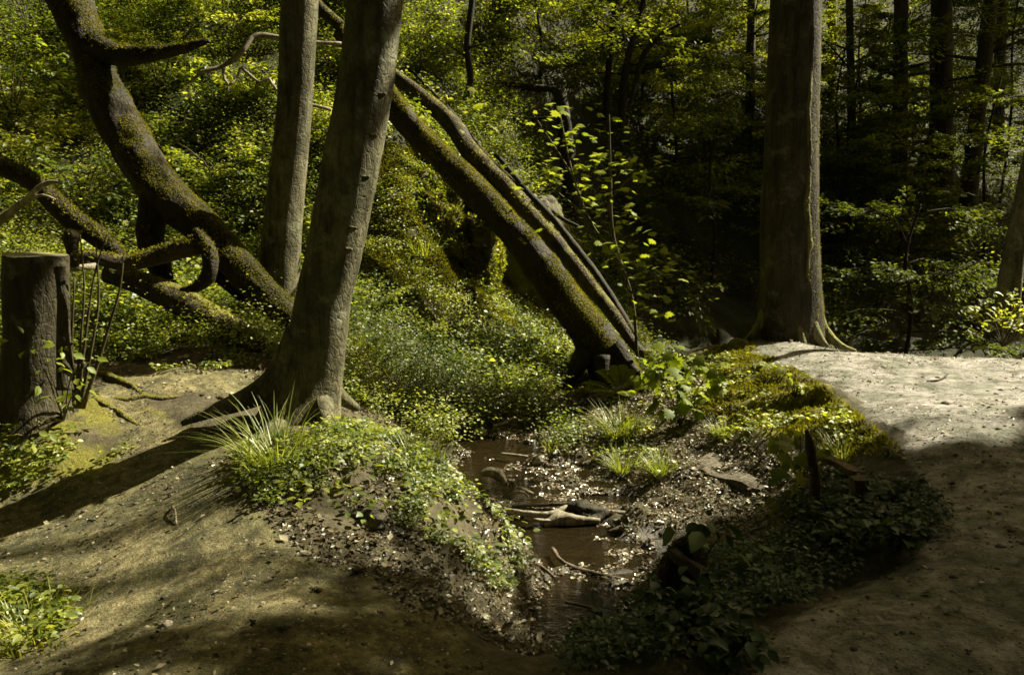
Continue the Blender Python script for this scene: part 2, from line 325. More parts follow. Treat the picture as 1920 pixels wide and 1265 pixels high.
def ground_mat():
    m, n, out = mat_new('soil')
    t = n.nodes.new('ShaderNodeTexCoord').outputs['Object']
    n1 = noise(n, 2.3, 6, .62, t); n2 = noise(n, 17, 6, .7, t); n3 = noise(n, 70, 3, .7, t); n4 = noise(n, 1.1, 3, .5, t)
    soil = ramp(n, n2, [(.25, (.022, .018, .008)), (.5, (.060, .049, .024)), (.75, (.13, .108, .06))])
    pl = ramp(n, n2, [(.3, (.042, .036, .014)), (.48, (.115, .100, .046)), (.7, (.23, .205, .12))])
    pr = ramp(n, n2, [(.3, (.11, .10, .10)), (.5, (.235, .222, .23)), (.72, (.34, .33, .35))])
    path = mixc(n, attr(n, 'right'), pl, pr)
    n5 = noise(n, 5.5, 5, .7, t, .5); path = mixc(n, 1.0, path, ramp(n, n5, [(.38, (.42, .42, .32)), (.52, (1, 1, .95)), (.68, (1.35, 1.32, 1.3))]), 'MULTIPLY')
    path = mixc(n, 1.0, path, ramp(n, n1, [(.36, (.62, .66, .52)), (.62, (1.25, 1.2, 1.15))]), 'MULTIPLY')
    # dark crumbs and pale chips trodden into the path
    vo = nd(n, 'ShaderNodeTexVoronoi', Scale=55, Randomness=1); n.links.new(t, vo.inputs['Vector'])
    cr = ramp(n, math_(n, 'ADD', vo.outputs['Distance'], math_(n, 'MULTIPLY', n2, .5)), [(.36, (1, 1, 1)), (.44, (0, 0, 0))])
    path = mixc(n, math_(n, 'MULTIPLY', cr, .75), path, (.05, .035, .02))
    vo2 = nd(n, 'ShaderNodeTexVoronoi', Scale=42, Randomness=1); n.links.new(t, vo2.inputs['Vector'])
    ch = ramp(n, math_(n, 'ADD', vo2.outputs['Distance'], math_(n, 'MULTIPLY', n3, .35)), [(.27, (1, 1, 1)), (.32, (0, 0, 0))])
    path = mixc(n, math_(n, 'MULTIPLY', ch, .75), path, (.42, .38, .31))
    mossc = ramp(n, n3, [(.3, (.055, .055, .007)), (.55, (.16, .145, .016)), (.75, (.28, .24, .03))])
    mm = ramp(n, math_(n, 'ADD', n1, math_(n, 'MULTIPLY', attr(n, 'moss'), .42)), [(.72, (0, 0, 0)), (.86, (1, 1, 1))])
    soil = mixc(n, mm, soil, mossc)
    hill = ramp(n, n2, [(.3, (.012, .013, .004)), (.7, (.04, .042, .010))]); soil = mixc(n, attr(n, 'hill'), soil, hill)
    pf = ramp(n, math_(n, 'ADD', attr(n, 'path'), math_(n, 'MULTIPLY', math_(n, 'SUBTRACT', n2, .5), .7)), [(.35, (0, 0, 0)), (.65, (1, 1, 1))])
    c = mixc(n, pf, soil, path)
    wet = attr(n, 'wet'); c = mixc(n, wet, c, mixc(n, 1.0, c, (.42, .36, .28), 'MULTIPLY'))
    p = nd(n, 'ShaderNodeBsdfPrincipled'); n.links.new(c, p.inputs['Base Color'])
    n.links.new(math_(n, 'SUBTRACT', .92, math_(n, 'MULTIPLY', wet, .55)), p.inputs['Roughness'])
    h = math_(n, 'ADD', math_(n, 'MULTIPLY', n2, 1.0), math_(n, 'MULTIPLY', n3, .5))
    n.links.new(bump(n, math_(n, 'SUBTRACT', h, math_(n, 'MULTIPLY', cr, .4)), 1.0, .018), p.inputs['Normal'])
    n.links.new(p.outputs[0], out.inputs[0]); return m
M['soil'] = ground_mat()
def rock_mat(name, moss):
    m, n, out = mat_new(name); t = objco(n)
    n2 = noise(n, 7, 7, .68, t); n3 = noise(n, 45, 4, .7, t)
    c = ramp(n, n2, [(.25, (.03, .025, .018)), (.5, (.10, .085, .06)), (.8, (.24, .21, .16))])
    mk = ramp(n, math_(n, 'ADD', noise(n, 2.1, 5, .65, t), moss), [(.5, (0, 0, 0)), (.66, (1, 1, 1))])
    mc = ramp(n, n3, [(.3, (.035, .042, .006)), (.55, (.12, .12, .016)), (.8, (.22, .19, .03))]); c = mixc(n, mk, c, mc)
    p = nd(n, 'ShaderNodeBsdfPrincipled', Roughness=.8); n.links.new(c, p.inputs['Base Color'])
    n.links.new(bump(n, math_(n, 'ADD', n2, math_(n, 'MULTIPLY', n3, .4)), 1, .04), p.inputs['Normal']); n.links.new(p.outputs[0], out.inputs[0]); return m
M['rock'] = rock_mat('mossy_rock', .08); M['stone'] = rock_mat('bare_stone', -.3)
def water_mat():
    m, n, out = mat_new('water')
    t = objco(n, (1, 1.6, 1)); h = math_(n, 'ADD', noise(n, 7, 3, .5, t, .8), math_(n, 'MULTIPLY', noise(n, 38, 3, .6, t), .30))
    b = bump(n, h, .8, .04)
    tr = nd(n, 'ShaderNodeBsdfTransparent'); tr.inputs[0].default_value = (.55, .42, .20, 1)
    df = nd(n, 'ShaderNodeBsdfDiffuse'); df.inputs[0].default_value = (.024, .017, .007, 1)
    mx = nd(n, 'ShaderNodeMixShader', Fac=.5); n.links.new(tr.outputs[0], mx.inputs[1]); n.links.new(df.outputs[0], mx.inputs[2])
    gl = nd(n, 'ShaderNodeBsdfGlossy', Roughness=.03); n.links.new(b, gl.inputs['Normal'])
    fr = nd(n, 'ShaderNodeFresnel', IOR=1.33); n.links.new(b, fr.inputs['Normal'])
    m2 = nd(n, 'ShaderNodeMixShader'); n.links.new(math_(n, 'MULTIPLY', fr.outputs[0], 1.0), m2.inputs[0]); n.links.new(mx.outputs[0], m2.inputs[1]); n.links.new(gl.outputs[0], m2.inputs[2])
    n.links.new(m2.outputs[0], out.inputs[0]); return m
M['water'] = water_mat()
def pebble_mat():
    m, n, out = mat_new('wet_pebble')
    c = ramp(n, attr(n, 'v'), [(0, (.03, .02, .012)), (.5, (.12, .09, .06)), (1, (.45, .40, .35))])
    p = nd(n, 'ShaderNodeBsdfPrincipled', Roughness=.12); n.links.new(c, p.inputs['Base Color']); p.inputs['Specular IOR Level'].default_value = .8
    n.links.new(bump(n, noise(n, 60, 3, .6, objco(n)), .4, .01), p.inputs['Normal'])
    n.links.new(p.outputs[0], out.inputs[0]); return m
M['pebble'] = pebble_mat()

# ------------------------------------------------------------------ ground, path, hillside, water
nx_, ny_ = GN[1], GN[0]
idx = np.arange(nx_ * ny_).reshape(ny_, nx_)
Q = np.stack([idx[:-1, :-1], idx[:-1, 1:], idx[1:, 1:], idx[1:, :-1]], -1).reshape(-1, 4)
ca = GV[Q].mean(1)
hillv = sstep(8.2, 10.5, GV[:, 1] + np.maximum(0, -GV[:, 0] - 2) * .3 - np.maximum(0, GV[:, 0] - 1) * 2)
hillv = np.maximum(hillv, sstep(10.4, 11.6, GV[:, 1]))
gpx, gpy, _f = proj(GV)
mossv = np.clip(ghum + (inpoly(gpx, gpy, [(130, 700), (330, 780), (300, 880), (0, 960), (-300, 900), (0, 780)]) & (GV[:, 1] < 7)) * .75 + (inpoly(gpx, gpy, [(700, 800), (830, 850), (960, 1000), (880, 980), (760, 880)]) & (GV[:, 1] < 7)) * .6, 0, 1)
wetv = sstep(WZ + .10, WZ + .0, GV[:, 2]) * (GV[:, 1] < 9.5)
pf = gpm[Q].mean(1) > .5; hf = (hillv[Q].mean(1) > .5) & ~pf
A = {'path': gpm, 'moss': mossv, 'wet': wetv, 'hill': hillv, 'right': sstep(.3, .9, GV[:, 0])}
def sub(name, sel, label, cat=None):
    q = Q[sel]; u, inv = np.unique(q, return_inverse=True)
    o = mesh_obj(name, GV[u], [inv.reshape(-1, 4)], M['soil'], attrs={k: a[u] for k, a in A.items()})
    return tag(o, label, kind='structure')
lp = pf & (ca[:, 0] < .3); rp = pf & ~lp
sub('path', rp, 'pale trodden dirt path curving over the mound on the right')
sub('path', lp, 'brown trodden earth path in the left foreground')
sub('hillside', hf, 'steep overgrown ravine hillside')
sub('ground', ~pf & ~hf, 'damp earth banks falling to the stream')
wx = np.arange(-1.6, 2.2, .1); wy = np.arange(2.9, 8.9, .1); WX, WY = np.meshgrid(wx, wy)
wi = np.arange(WX.size).reshape(WX.shape); wq = np.stack([wi[:-1, :-1], wi[:-1, 1:], wi[1:, 1:], wi[1:, :-1]], -1).reshape(-1, 4)
WVx = np.c_[WX.ravel(), WY.ravel(), np.full(WX.size, WZ)]
near = h_fast(WVx[:, 0], WVx[:, 1]) < WZ + .05
wq = wq[near[wq].any(1)]; u, inv = np.unique(wq, return_inverse=True)
tag(mesh_obj('water', WVx[u], [inv.reshape(-1, 4)], M['water']), 'shallow brown stream water', kind='structure')
# ------------------------------------------------------------------ shape builders
def spline(P, R, step):
    P = np.asarray(P, float); R = np.asarray(R, float); n = len(P); outP = []; outR = []
    E = np.vstack([2 * P[0] - P[1], P, 2 * P[-1] - P[-2]]); ER = np.r_[R[0], R, R[-1]]
    for i in range(n - 1):
        p0, p1, p2, p3 = E[i:i + 4]; r0, r1, r2, r3 = ER[i:i + 4]
        k = max(2, int(np.linalg.norm(p2 - p1) / step)); t = (np.arange(k) / k)
        c = lambda a, b, c_, d, t: .5 * ((2 * b) + (-a + c_) * t + (2 * a - 5 * b + 4 * c_ - d) * t * t + (-a + 3 * b - 3 * c_ + d) * t ** 3)
        outP.append(np.stack([c(p0[q], p1[q], p2[q], p3[q], t) for q in range(3)], 1)); outR.append(r1 + (r2 - r1) * t)
    return np.vstack(outP + [P[-1:]]), np.concatenate(outR + [R[-1:]])
def tube(P, R, seg=16, rough=.08, freq=2.0, step=None, lobes=None, cap=(True, True), seed=0, flat=None):
    """returns V, [quads, tris], N"""
    step = step or max(.02, float(np.mean(R)) * .55)
    C, Rr = spline(P, R, step); n = len(C)
    T = nrm(np.gradient(C, axis=0)); up = np.array([0, 0, 1.]) if abs(T[0][2]) < .9 else np.array([0, 1., 0])
    s = nrm(np.cross(T[0], up)); S = [s]
    for i in range(1, n):
        s = nrm(s - T[i] * np.dot(s, T[i])); S.append(s)
    S = np.array(S); B = np.cross(T, S); th = np.arange(seg) * 2 * math.pi / seg
    D = np.cos(th)[None, :, None] * S[:, None] + np.sin(th)[None, :, None] * B[:, None]
    rr = np.repeat(Rr[:, None], seg, 1)
    if rough:
        q = (C[:, None] * freq + D * 1.1 + seed * 7.7).reshape(-1, 3); rr = rr * (1 + rough * fbm(q, 3).reshape(n, seg) * 2)
        q2 = (C[:, None] * freq * 4 + D * 3 + seed * 3.1).reshape(-1, 3); rr = rr * (1 + rough * .5 * fbm(q2, 3).reshape(n, seg))
    if lobes is not None: rr = rr * lobes(C, D)
    V = (C[:, None] + D * rr[..., None]).reshape(-1, 3); N = D.reshape(-1, 3)
    i = np.arange(n - 1)[:, None] * seg; j = np.arange(seg)[None]; jn = (j + 1) % seg
    Qd = np.stack([i + j, i + jn, i + seg + jn, i + seg + j], -1).reshape(-1, 4)
    tr = []; 
    if cap[0]: V = np.vstack([V, C[0] - T[0] * Rr[0] * .12]); c0 = len(V) - 1; tr.append(np.stack([np.full(seg, c0), (np.arange(seg) + 1) % seg, np.arange(seg)], 1))
    if cap[1]: V = np.vstack([V, C[-1] + T[-1] * Rr[-1] * .12]); c1 = len(V) - 1; o = (n - 1) * seg; tr.append(np.stack([np.full(seg, c1), o + np.arange(seg), o + (np.arange(seg) + 1) % seg], 1))
    N = np.vstack([N] + [np.zeros((1, 3))] * (len(V) - len(N)))
    return V, [Qd] + ([np.vstack(tr)] if tr else []), N
def pix(pts):                                            # rows of px, py, Y, radius in px -> points and radii
    P = np.array([W(a, b, c) for a, b, c, r in pts]); return P, np.array([px2m(r, c) for a, b, c, r in pts])
# leaf templates: x side, y along, z up
T_RH = (np.array([[0, 0, 0], [-.30, .45, .06], [0, 1, -.08], [.30, .45, .06]]), np.array([[0, 2, 1], [0, 3, 2]]))
T_OV = (np.array([[0, 0, 0], [0, .35, -.02], [0, .7, -.05], [0, 1, -.16], [-.26, .22, .05], [-.32, .5, .06], [-.18, .8, 0], [.26, .22, .05], [.32, .5, .06], [.18, .8, 0]]),
        np.array([[0, 1, 4], [1, 5, 4], [1, 2, 5], [2, 6, 5], [2, 3, 6], [0, 7, 1], [1, 7, 8], [1, 8, 2], [2, 8, 9], [2, 9, 3]]))
_mp = np.array([[.06, 0], [.34, -.10], [.30, .10], [.62, .16], [.50, .30], [.72, .48], [.44, .46], [.36, .58], [.40, .82], [.20, .74], [0, 1.1]])
_mo = np.vstack([_mp, (_mp * [-1, 1])[::-1][1:]])
T_MA = (np.vstack([[[0, .38, .03]], np.c_[_mo, -.16 * (_mo[:, 0] ** 2 + (_mo[:, 1] - .38) ** 2) - .03]]),
        np.array([[0, 1 + i, 1 + (i + 1) % len(_mo)] for i in range(len(_mo))]))
def leaves(mb, T, P, D, N, L, v, wscale=1.0):
    tv, tf = T; P = np.asarray(P); n = len(P)
    if n == 0: return
    D = nrm(D); N = nrm(N - D * (N * D).sum(1, keepdims=True)); S = np.cross(D, N); L = np.broadcast_to(L, n)[:, None, None]
    V = P[:, None] + L * (tv[None, :, :1] * wscale * S[:, None] + tv[None, :, 1:2] * D[:, None] + tv[None, :, 2:] * N[:, None])
    F = tf[None] + (np.arange(n) * len(tv))[:, None, None]
    mb.add(V.reshape(-1, 3), F.reshape(-1, tf.shape[1]), np.repeat(np.broadcast_to(v, n), len(tf)))
def rdir(n, zlo=-.3, zhi=.5):
    a = rng.uniform(0, 2 * math.pi, n); z = rng.uniform(zlo, zhi, n); r = np.sqrt(1 - z * z); return np.c_[np.cos(a) * r, np.sin(a) * r, z]
def herbs(mb, P, NG, h, rad, k, leaf, T=T_RH, vmean=.45, vs=.18):
    """k leaves around each plant point; h height, rad spread"""
    n = len(P); h = np.broadcast_to(h, n); rad = np.broadcast_to(rad, n)
    pi = np.repeat(np.arange(n), k); m = n * k
    d = rdir(m, -.45, .35); q = rng.uniform(0, 1, m) ** .8
    pos = P[pi] + NG[pi] * (h[pi] * (.25 + .75 * rng.uniform(0, 1, m)))[:, None] * .6 + np.array([0, 0, 1]) * (h[pi] * .4 * rng.uniform(0, 1, m))[:, None]
    pos[:, :2] += d[:, :2] * (rad[pi] * q)[:, None]
    N = np.c_[rng.normal(0, .6, m), rng.normal(0, .6, m), np.ones(m)] + NG[pi] * .4
    pv = rng.normal(vmean, vs, n)[pi] + rng.normal(0, .12, m)
    leaves(mb, T, pos, d, N, leaf * rng.uniform(.6, 1.35, m), np.clip(pv, 0, 1))
def blades(mb, P, D0, L, wd, droop=.8, seg=4, v=.5, vs=.2):
    """curved grass blades: start direction D0, bending down"""
    n = len(P); D0 = nrm(D0); L = np.broadcast_to(L, n); wd = np.broadcast_to(wd, n)
    hor = D0.copy(); hor[:, 2] = 0; hor = nrm(hor + rng.normal(0, .05, hor.shape) * [1, 1, 0]); S = np.c_[-hor[:, 1], hor[:, 0], np.zeros(n)]
    tw = rng.normal(0, .5, n)[:, None]; S = nrm(S + hor * tw)
    t = np.linspace(0, 1, seg + 1); C = P[:, None] + L[:, None, None] * (D0[:, None] * t[None, :, None] + (hor[:, None] * .35 - np.array([0, 0, 1]) * .65) * (droop * rng.uniform(.4, 1.2, n))[:, None, None] * (t[None, :, None] ** 2) * .7)
    wv = wd[:, None] * (1 - t[None] ** 1.6) * .5 + .0004
    V = np.stack([C - S[:, None] * wv[..., None], C + S[:, None] * wv[..., None]], 2).reshape(-1, 3)
    b = (np.arange(n) * (seg + 1) * 2)[:, None] + (np.arange(seg) * 2)[None]
    F = np.stack([b, b + 1, b + 3, b + 2], -1).reshape(-1, 4)
    mb.add(V, F, np.repeat(np.clip(rng.normal(v, vs, n), 0, 1), seg))
def fuzz(V, N, faces, dens, length, sel=None, up=.25, mat='moss', name='moss', parent=None, vmean=.5, cover=.1):
    """tufts of moss on the upper side of a log"""
    Qd = faces[0]; A_, B_, C_, D_ = (V[Qd[:, i]] for i in range(4)); nn = np.cross(C_ - A_, D_ - B_); ar = np.linalg.norm(nn, axis=1) * .5; nn = nrm(nn)
    out = N[Qd[:, 0]]; nn = nn * np.sign((nn * out).sum(1))[:, None]
    cen = (A_ + C_) / 2; msk = nn[:, 2] + fbm(cen * 3.5, 3) * 1.5 > up - cover
    if sel is not None: msk &= sel(cen, nn)
    wgt = ar * msk; tot = wgt.sum()
    if tot <= 0: return
    k = int(tot * dens); f = rng.choice(len(wgt), k, p=wgt / tot); a, b = rng.uniform(0, 1, (2, k, 1))
    P = (A_[f] * (1 - a) + B_[f] * a) * (1 - b) + (D_[f] * (1 - a) + C_[f] * a) * b - nn[f] * .004
    mb = MB(); D = nn[f] + rng.normal(0, .55, (k, 3)) - np.array([0, 0, .15])
    leaves(mb, T_RH, P, D, rdir(k, -1, 1), length * rng.uniform(.5, 1.5, k), np.clip(rng.normal(vmean, .2, k) + fbm(P * 5, 2) * .5, 0, 1), .7)
    return tag(mb.build(name, M[mat], parent), kind='stuff')
def lump(c, r, seg=28, rough=.25, freq=1.6, seed=0, squash=(1, 1, 1), rings=18, power=1.0, terr=0):
    th = np.linspace(0, math.pi, rings); ph = np.arange(seg) * 2 * math.pi / seg
    D = np.stack([np.sin(th)[:, None] * np.cos(ph)[None], np.sin(th)[:, None] * np.sin(ph)[None], np.cos(th)[:, None] * np.ones(seg)[None]], -1).reshape(-1, 3)
    k = 1 + rough * fbm(D * freq + seed * 5.1, 4) * 2 + rough * .35 * fbm(D * freq * 5 + seed, 3)
    if terr: k = k + terr * (np.abs(((D[:, 2] * 4 + fbm(D * 2 + seed, 2)) % 1) - .5) - .25)
    V = np.asarray(c) + D * k[:, None] * (np.asarray(squash) * r)
    i = np.arange(rings - 1)[:, None] * seg; j = np.arange(seg)[None]; jn = (j + 1) % seg
    return V, [np.stack([i + j, i + seg + j, i + seg + jn, i + jn], -1).reshape(-1, 4)], D

# ------------------------------------------------------------------ crowns and small trees
def spray(mb, tw, a, b, leafL, n, vmean, T=T_RH, layered=True, spread=.5):
    """a leafy spray along the twig a->b, flat like beech foliage"""
    a = np.asarray(a); b = np.asarray(b); d = b - a; L = np.linalg.norm(d); t = rng.uniform(.15, 1.05, n)
    side = nrm(np.cross(d, [0, 0, 1.]))
    s = rng.uniform(-1, 1, n) * spread * L * (1.1 - t * .8)
    P = a + d * t[:, None] + side * s[:, None] + np.c_[np.zeros(n), np.zeros(n), rng.normal(-.02, .035 * (1 if layered else 4), n) * L - .12 * np.abs(s)]
    D = nrm(d)[None] * .8 + side[None] * np.sign(s)[:, None] * .7 + rng.normal(0, .3, (n, 3)) - np.array([0, 0, .25])
    N = np.c_[rng.normal(0, .3, n), rng.normal(0, .3, n), np.ones(n)]
    leaves(mb, T, P, D, N, leafL * rng.uniform(.65, 1.3, n), np.clip(rng.normal(vmean, .16, n) + rng.normal(0, .12), 0, 1))
def small_tree(name, label, pts, mat, nb, blen, leafn, leafL, vmean=.4, group=None, leafmat='back', cat='tree', zmin=.25, T=T_RH, seg=9, droop=-.05, sub=3, angle=None, rough=.06, world=False):
    P, R = pix(pts) if not world else (np.array([p[:3] for p in pts]), np.array([p[3] for p in pts]))
    t = thing(name, P[0], label, cat, group); V, F, N = tube(P, R, seg, rough, seed=len(COL.objects))
    m = MB(); m.add(V, F); m.build('trunk', M[mat], t)
    C, Rr = spline(P, R, .15); lf = MB()
    for i in range(nb):
        f = rng.uniform(zmin, 1); k = int(f * (len(C) - 1)); az = rng.uniform(0, 2 * math.pi) if angle is None else rng.uniform(*angle)
        L = blen * (1.25 - .7 * f) * rng.uniform(.6, 1.2); d = np.array([math.cos(az), math.sin(az), rng.uniform(-.15, .45) + droop])
        a = C[k]; mid = a + d * L * .5 + [0, 0, L * .06]; e = a + d * L + [0, 0, -L * .1]
        v, f_, _ = tube([a, mid, e], [max(.008, Rr[k] * .32), .008, .003], 5, 0, step=L / 5); mb = MB(); mb.add(v, f_); mb.build('branch', M['twig' if mat != 'darkbark' else 'darkbark'], t)
        for q in range(sub):
            s = rng.uniform(.25, .9); p0 = a + (e - a) * s + [0, 0, L * .05]
            d2 = nrm(d + rng.normal(0, .6, 3) * [1, 1, .3]); p1 = p0 + d2 * L * rng.uniform(.3, .55)
            spray(lf, None, p0, p1, leafL, leafn, vmean, T)
        spray(lf, None, mid, e + (e - mid) * .25, leafL, leafn, vmean, T)
    if nb:
        lf.build('crown', M[leafmat], t)
    return t

# ------------------------------------------------------------------ the big trunks
def flare(base, h0=.35, amp=.6, k=5, ph=0, sharp=1.0):
    def f(C, D):
        hh = (C[:, 2] - base)[:, None]; a = np.arctan2(D[..., 1], D[..., 0])
        return 1 + amp * np.exp(-np.maximum(hh, 0) / h0) * (.45 + .55 * (np.maximum(0, np.cos(a * k / 2 + ph)) ** 2) ** sharp)
    return f
GAPS = [([(230, -200), (520, -200), (520, 60), (640, 120), (640, 600), (400, 520), (230, 330)], 1.0), ([(200, -100), (240, -100), (240, 520), (60, 560), (-40, 400), (200, 400)], .5), ([(-100, -100), (140, -100), (60, 80), (-100, 60)], .5), ([(640, 240), (800, 280), (940, 480), (1000, 700), (1110, 790), (1000, 830), (800, 820), (640, 780)], 1.0),
        ([(1110, 800), (1190, 640), (1390, 620), (2100, 640), (2100, 790), (1720, 850), (1640, 900), (1540, 960), (1440, 970), (1260, 1030), (1240, 1130), (1040, 1130), (960, 1000), (850, 860), (1000, 780)], 1.0), ([(430, 820), (700, 780), (960, 1000), (1010, 1120), (820, 1070), (560, 1010)], 1.0),
        ([(-100, 640), (500, 620), (450, 850), (-100, 930)], .8), ([(-200, 1000), (430, 910), (560, 1020), (700, 1110), (500, 1170), (-200, 1190)], .75), ([(960, -60), (1440, -60), (1440, 250), (1150, 330), (1000, 150)], .55), ([(620, -60), (1000, -60), (1000, 200), (760, 150)], .45), ([(1540, -60), (2000, -60), (2000, 200), (1700, 260), (1540, 200)], .4)]
GAPS += [([(1390, 1238), (1600, 1185), (1850, 1160), (1850, 1185), (1600, 1215), (1400, 1265)], 1.0), ([(1560, 1085), (1850, 1030), (1850, 1050), (1600, 1105)], 1.0), ([(1480, 900), (1600, 880), (1640, 930), (1500, 980)], .6), ([(1330, 1040), (1450, 1020), (1450, 1080), (1340, 1100)], .6)]  # gaps cut into the added crowns so these areas stay sunlit
AXES = [(-1.25, 5.15, .42, -.1, 4.2), (-.85, 5.1, .40, 1.0, 4.2), (-1.95, 7.8, .35, .5, 4.2), (3.25, 9.2, .5, 0, 4.5), (1.05, 8.6, 1.3, .4, 3.4), (.1, 9.8, .5, .9, 2.2), (-3.9, 8.2, .45, 1.6, 3.8), (-3.0, 7.7, .4, .5, 2.0)]
AXES += [(-1.75, 9.3, .8, .4, 2.4), (-1.0, 9.2, .5, .2, 1.6)]
def lets_light(P):
    """True where a leaf at P would fill one of the gaps shaped to keep chosen spots sunlit"""
    t = np.maximum(P[:, 2], 0) / SDIR[2]
    for _ in range(6): Q_ = P - SDIR * t[:, None]; t = t + (Q_[:, 2] - h_fast(Q_[:, 0], Q_[:, 1])) / SDIR[2] * .7
    Q_ = P - SDIR * t[:, None]; px, py, f = proj(Q_); ok = np.zeros(len(P), bool); nz = (fbm(Q_ * 1.6, 3) + 1) * .5
    for poly, p in GAPS: ok |= inpoly(px, py, poly) & (Q_[:, 1] > 2) & ((p >= 1) | (nz < .35 + .3 * p))
    for x, y, r_, z0, z1 in AXES:
        for z in np.arange(z0, z1 + .01, .4):
            s = (P[:, 2] - z) / SDIR[2]; ok |= ((P[:, 0] - SDIR[0] * s - x) ** 2 + (P[:, 1] - SDIR[1] * s - y) ** 2 < r_ * r_) & (s > 0)
    return ok
def crown_limbs(t, top, clumps, mat, leafL=.13, n=260, rad=1.0, lm='canopy'):
    """high crown: a limb from the trunk top to each clump, a loose cloud of leaves round its end"""
    mb = MB(); lf = MB()
    for c, r, k in clumps:
        c = np.asarray(c, float); mid = (top + c) / 2 + [0, 0, .6]
        v, f_, _ = tube([top, mid, c], [.06, .035, .012], 6, 0, step=.8); mb = MB(); mb.add(v, f_); mb.build('limb', M[mat], t)
        nn = int(k); D = nrm(rng.normal(0, 1, (nn, 3))); q = rng.uniform(0, 1, nn)[:, None] ** .45
        P = c + D * q * r * np.array([1, 1, .45]); P = P + .35 * r * np.c_[fbm(P * 1.3, 2), fbm(P * 1.3 + 9, 2), fbm(P * 1.3 + 4, 2)]
        P = P[~lets_light(P)]; nn = len(P)
        if nn == 0: continue
        leaves(lf, T_RH, P, rdir(nn, -.5, .2), np.c_[rng.normal(0, .45, nn), rng.normal(0, .45, nn), np.ones(nn)], leafL * rng.uniform(.7, 1.4, nn), np.clip(rng.normal(.5, .2, nn), 0, 1))
    if lf.n: lf.build('crown', M[lm], t)

# 1 leaning beech in the foreground
b = Z(560, 795, -.12); pts = [(556, 815, 5.15, 66), (572, 740, 5.2, 60), (592, 650, 5.2, 54), (606, 560, 5.2, 52), (621, 500, 5.2, 51), (640, 400, 5.2, 51), (659, 300, 5.2, 51), (678, 200, 5.2, 50), (693, 100, 5.2, 49), (705, 0, 5.2, 49), (716, -110, 5.25, 49), (740, -400, 5.4, 46), (770, -900, 5.8, 42), (790, -1500, 6.3, 36)]
P, R = pix(pts); beech_lean = thing('beech_tree', b, 'leaning grey beech trunk with a sunlit right edge, nearest the camera', 'tree', 'beech trees by the stream')
V, F, N = tube(P, R, 40, .035, 1.6, step=.05, lobes=flare(-.1, .32, .45, 4, .6), seed=1)
m = MB(); m.add(V, F); m.build('trunk', M['beech'], beech_lean); TOP1 = P[-1]
rp_ = [[(575, 630, 5.2, 40), (545, 690, 5.2, 36), (508, 725, 5.15, 27), (462, 748, 5.1, 20), (410, 766, 5.08, 15), (372, 780, 5.05, 11), (340, 795, 5.0, 5)],
       [(600, 740, 5.15, 26), (612, 790, 4.95, 16), (622, 830, 4.85, 7)], [(540, 780, 5.1, 30), (505, 815, 4.85, 20), (480, 850, 4.7, 8)], [(590, 700, 5.4, 26), (640, 745, 5.7, 14), (670, 765, 5.9, 7)]]
for q, r_ in enumerate(rp_):
    P, R = pix(r_); V, F, N = tube(P, R, 16, .09, 3, step=.04, seed=q + 3); m = MB(); m.add(V, F); m.build('root', M['beech'], beech_lean)
# snapped twig stubs up the sunlit edge
for q, (x, y) in enumerate([(722, 180), (706, 258), (692, 335), (668, 430), (716, 60), (660, 470)]):
    a = W(x - 10, y, 5.05); V, F, N = tube([a, a + [.025, -.02, .004], a + [.04, -.035, .012]], [.022, .013, .007], 8, .15, step=.02, seed=q); m = MB(); m.add(V, F); m.build('branch_stub', M['beech'], beech_lean)

# 2 slim trunk behind it
pts = [(515, 640, 7.75, 44), (519, 560, 7.8, 40), (527, 460, 7.8, 37), (535, 380, 7.8, 35), (545, 280, 7.8, 32), (552, 200, 7.8, 31), (558, 100, 7.8, 32), (563, 0, 7.8, 33), (568, -150, 7.8, 32), (575, -500, 7.9, 30), (580, -1200, 8, 26)]
P, R = pix(pts); beech_slim = thing('beech_tree', P[0], 'straight slimmer grey trunk standing just behind and left of the leaning beech', 'tree', 'beech trees by the stream')
V, F, N = tube(P, R, 32, .04, 1.3, step=.06, lobes=flare(P[0][2], .3, .35, 3, 1), seed=2); m = MB(); m.add(V, F); m.build('trunk', M['beech'], beech_slim); TOP2 = P[-1]

# 3 big tree on the mound
YB = 9.2
pts = [(1481, 668, YB, 64), (1481, 600, YB, 58), (1481, 520, YB, 55), (1481, 400, YB, 51), (1483, 300, YB, 49), (1486, 200, YB, 47), (1489, 100, YB, 46), (1492, 0, YB, 45), (1496, -150, YB, 44), (1500, -500, YB, 42), (1505, -1000, YB, 36)]
P, R = pix(pts); big = thing('beech_tree', P[0], 'big upright beech on the mound beside the right hand path', 'tree', 'beech trees by the stream')
V, F, N = tube(P, R, 44, .03, 1.2, step=.06, lobes=flare(P[0][2], .28, .42, 6, .4), seed=5); m = MB(); m.add(V, F); trunk3 = m.build('trunk', M['beech_moss'], big); TOP3 = P[-1]
fuzz(V, N, F, 1500, .018, sel=lambda c, n: (n[:, 0] > .55) & (c[:, 2] < 3.6) & (rng.uniform(0, 1, len(c)) < np.exp(-c[:, 2] * .35)), up=-.9, parent=big, vmean=.55)
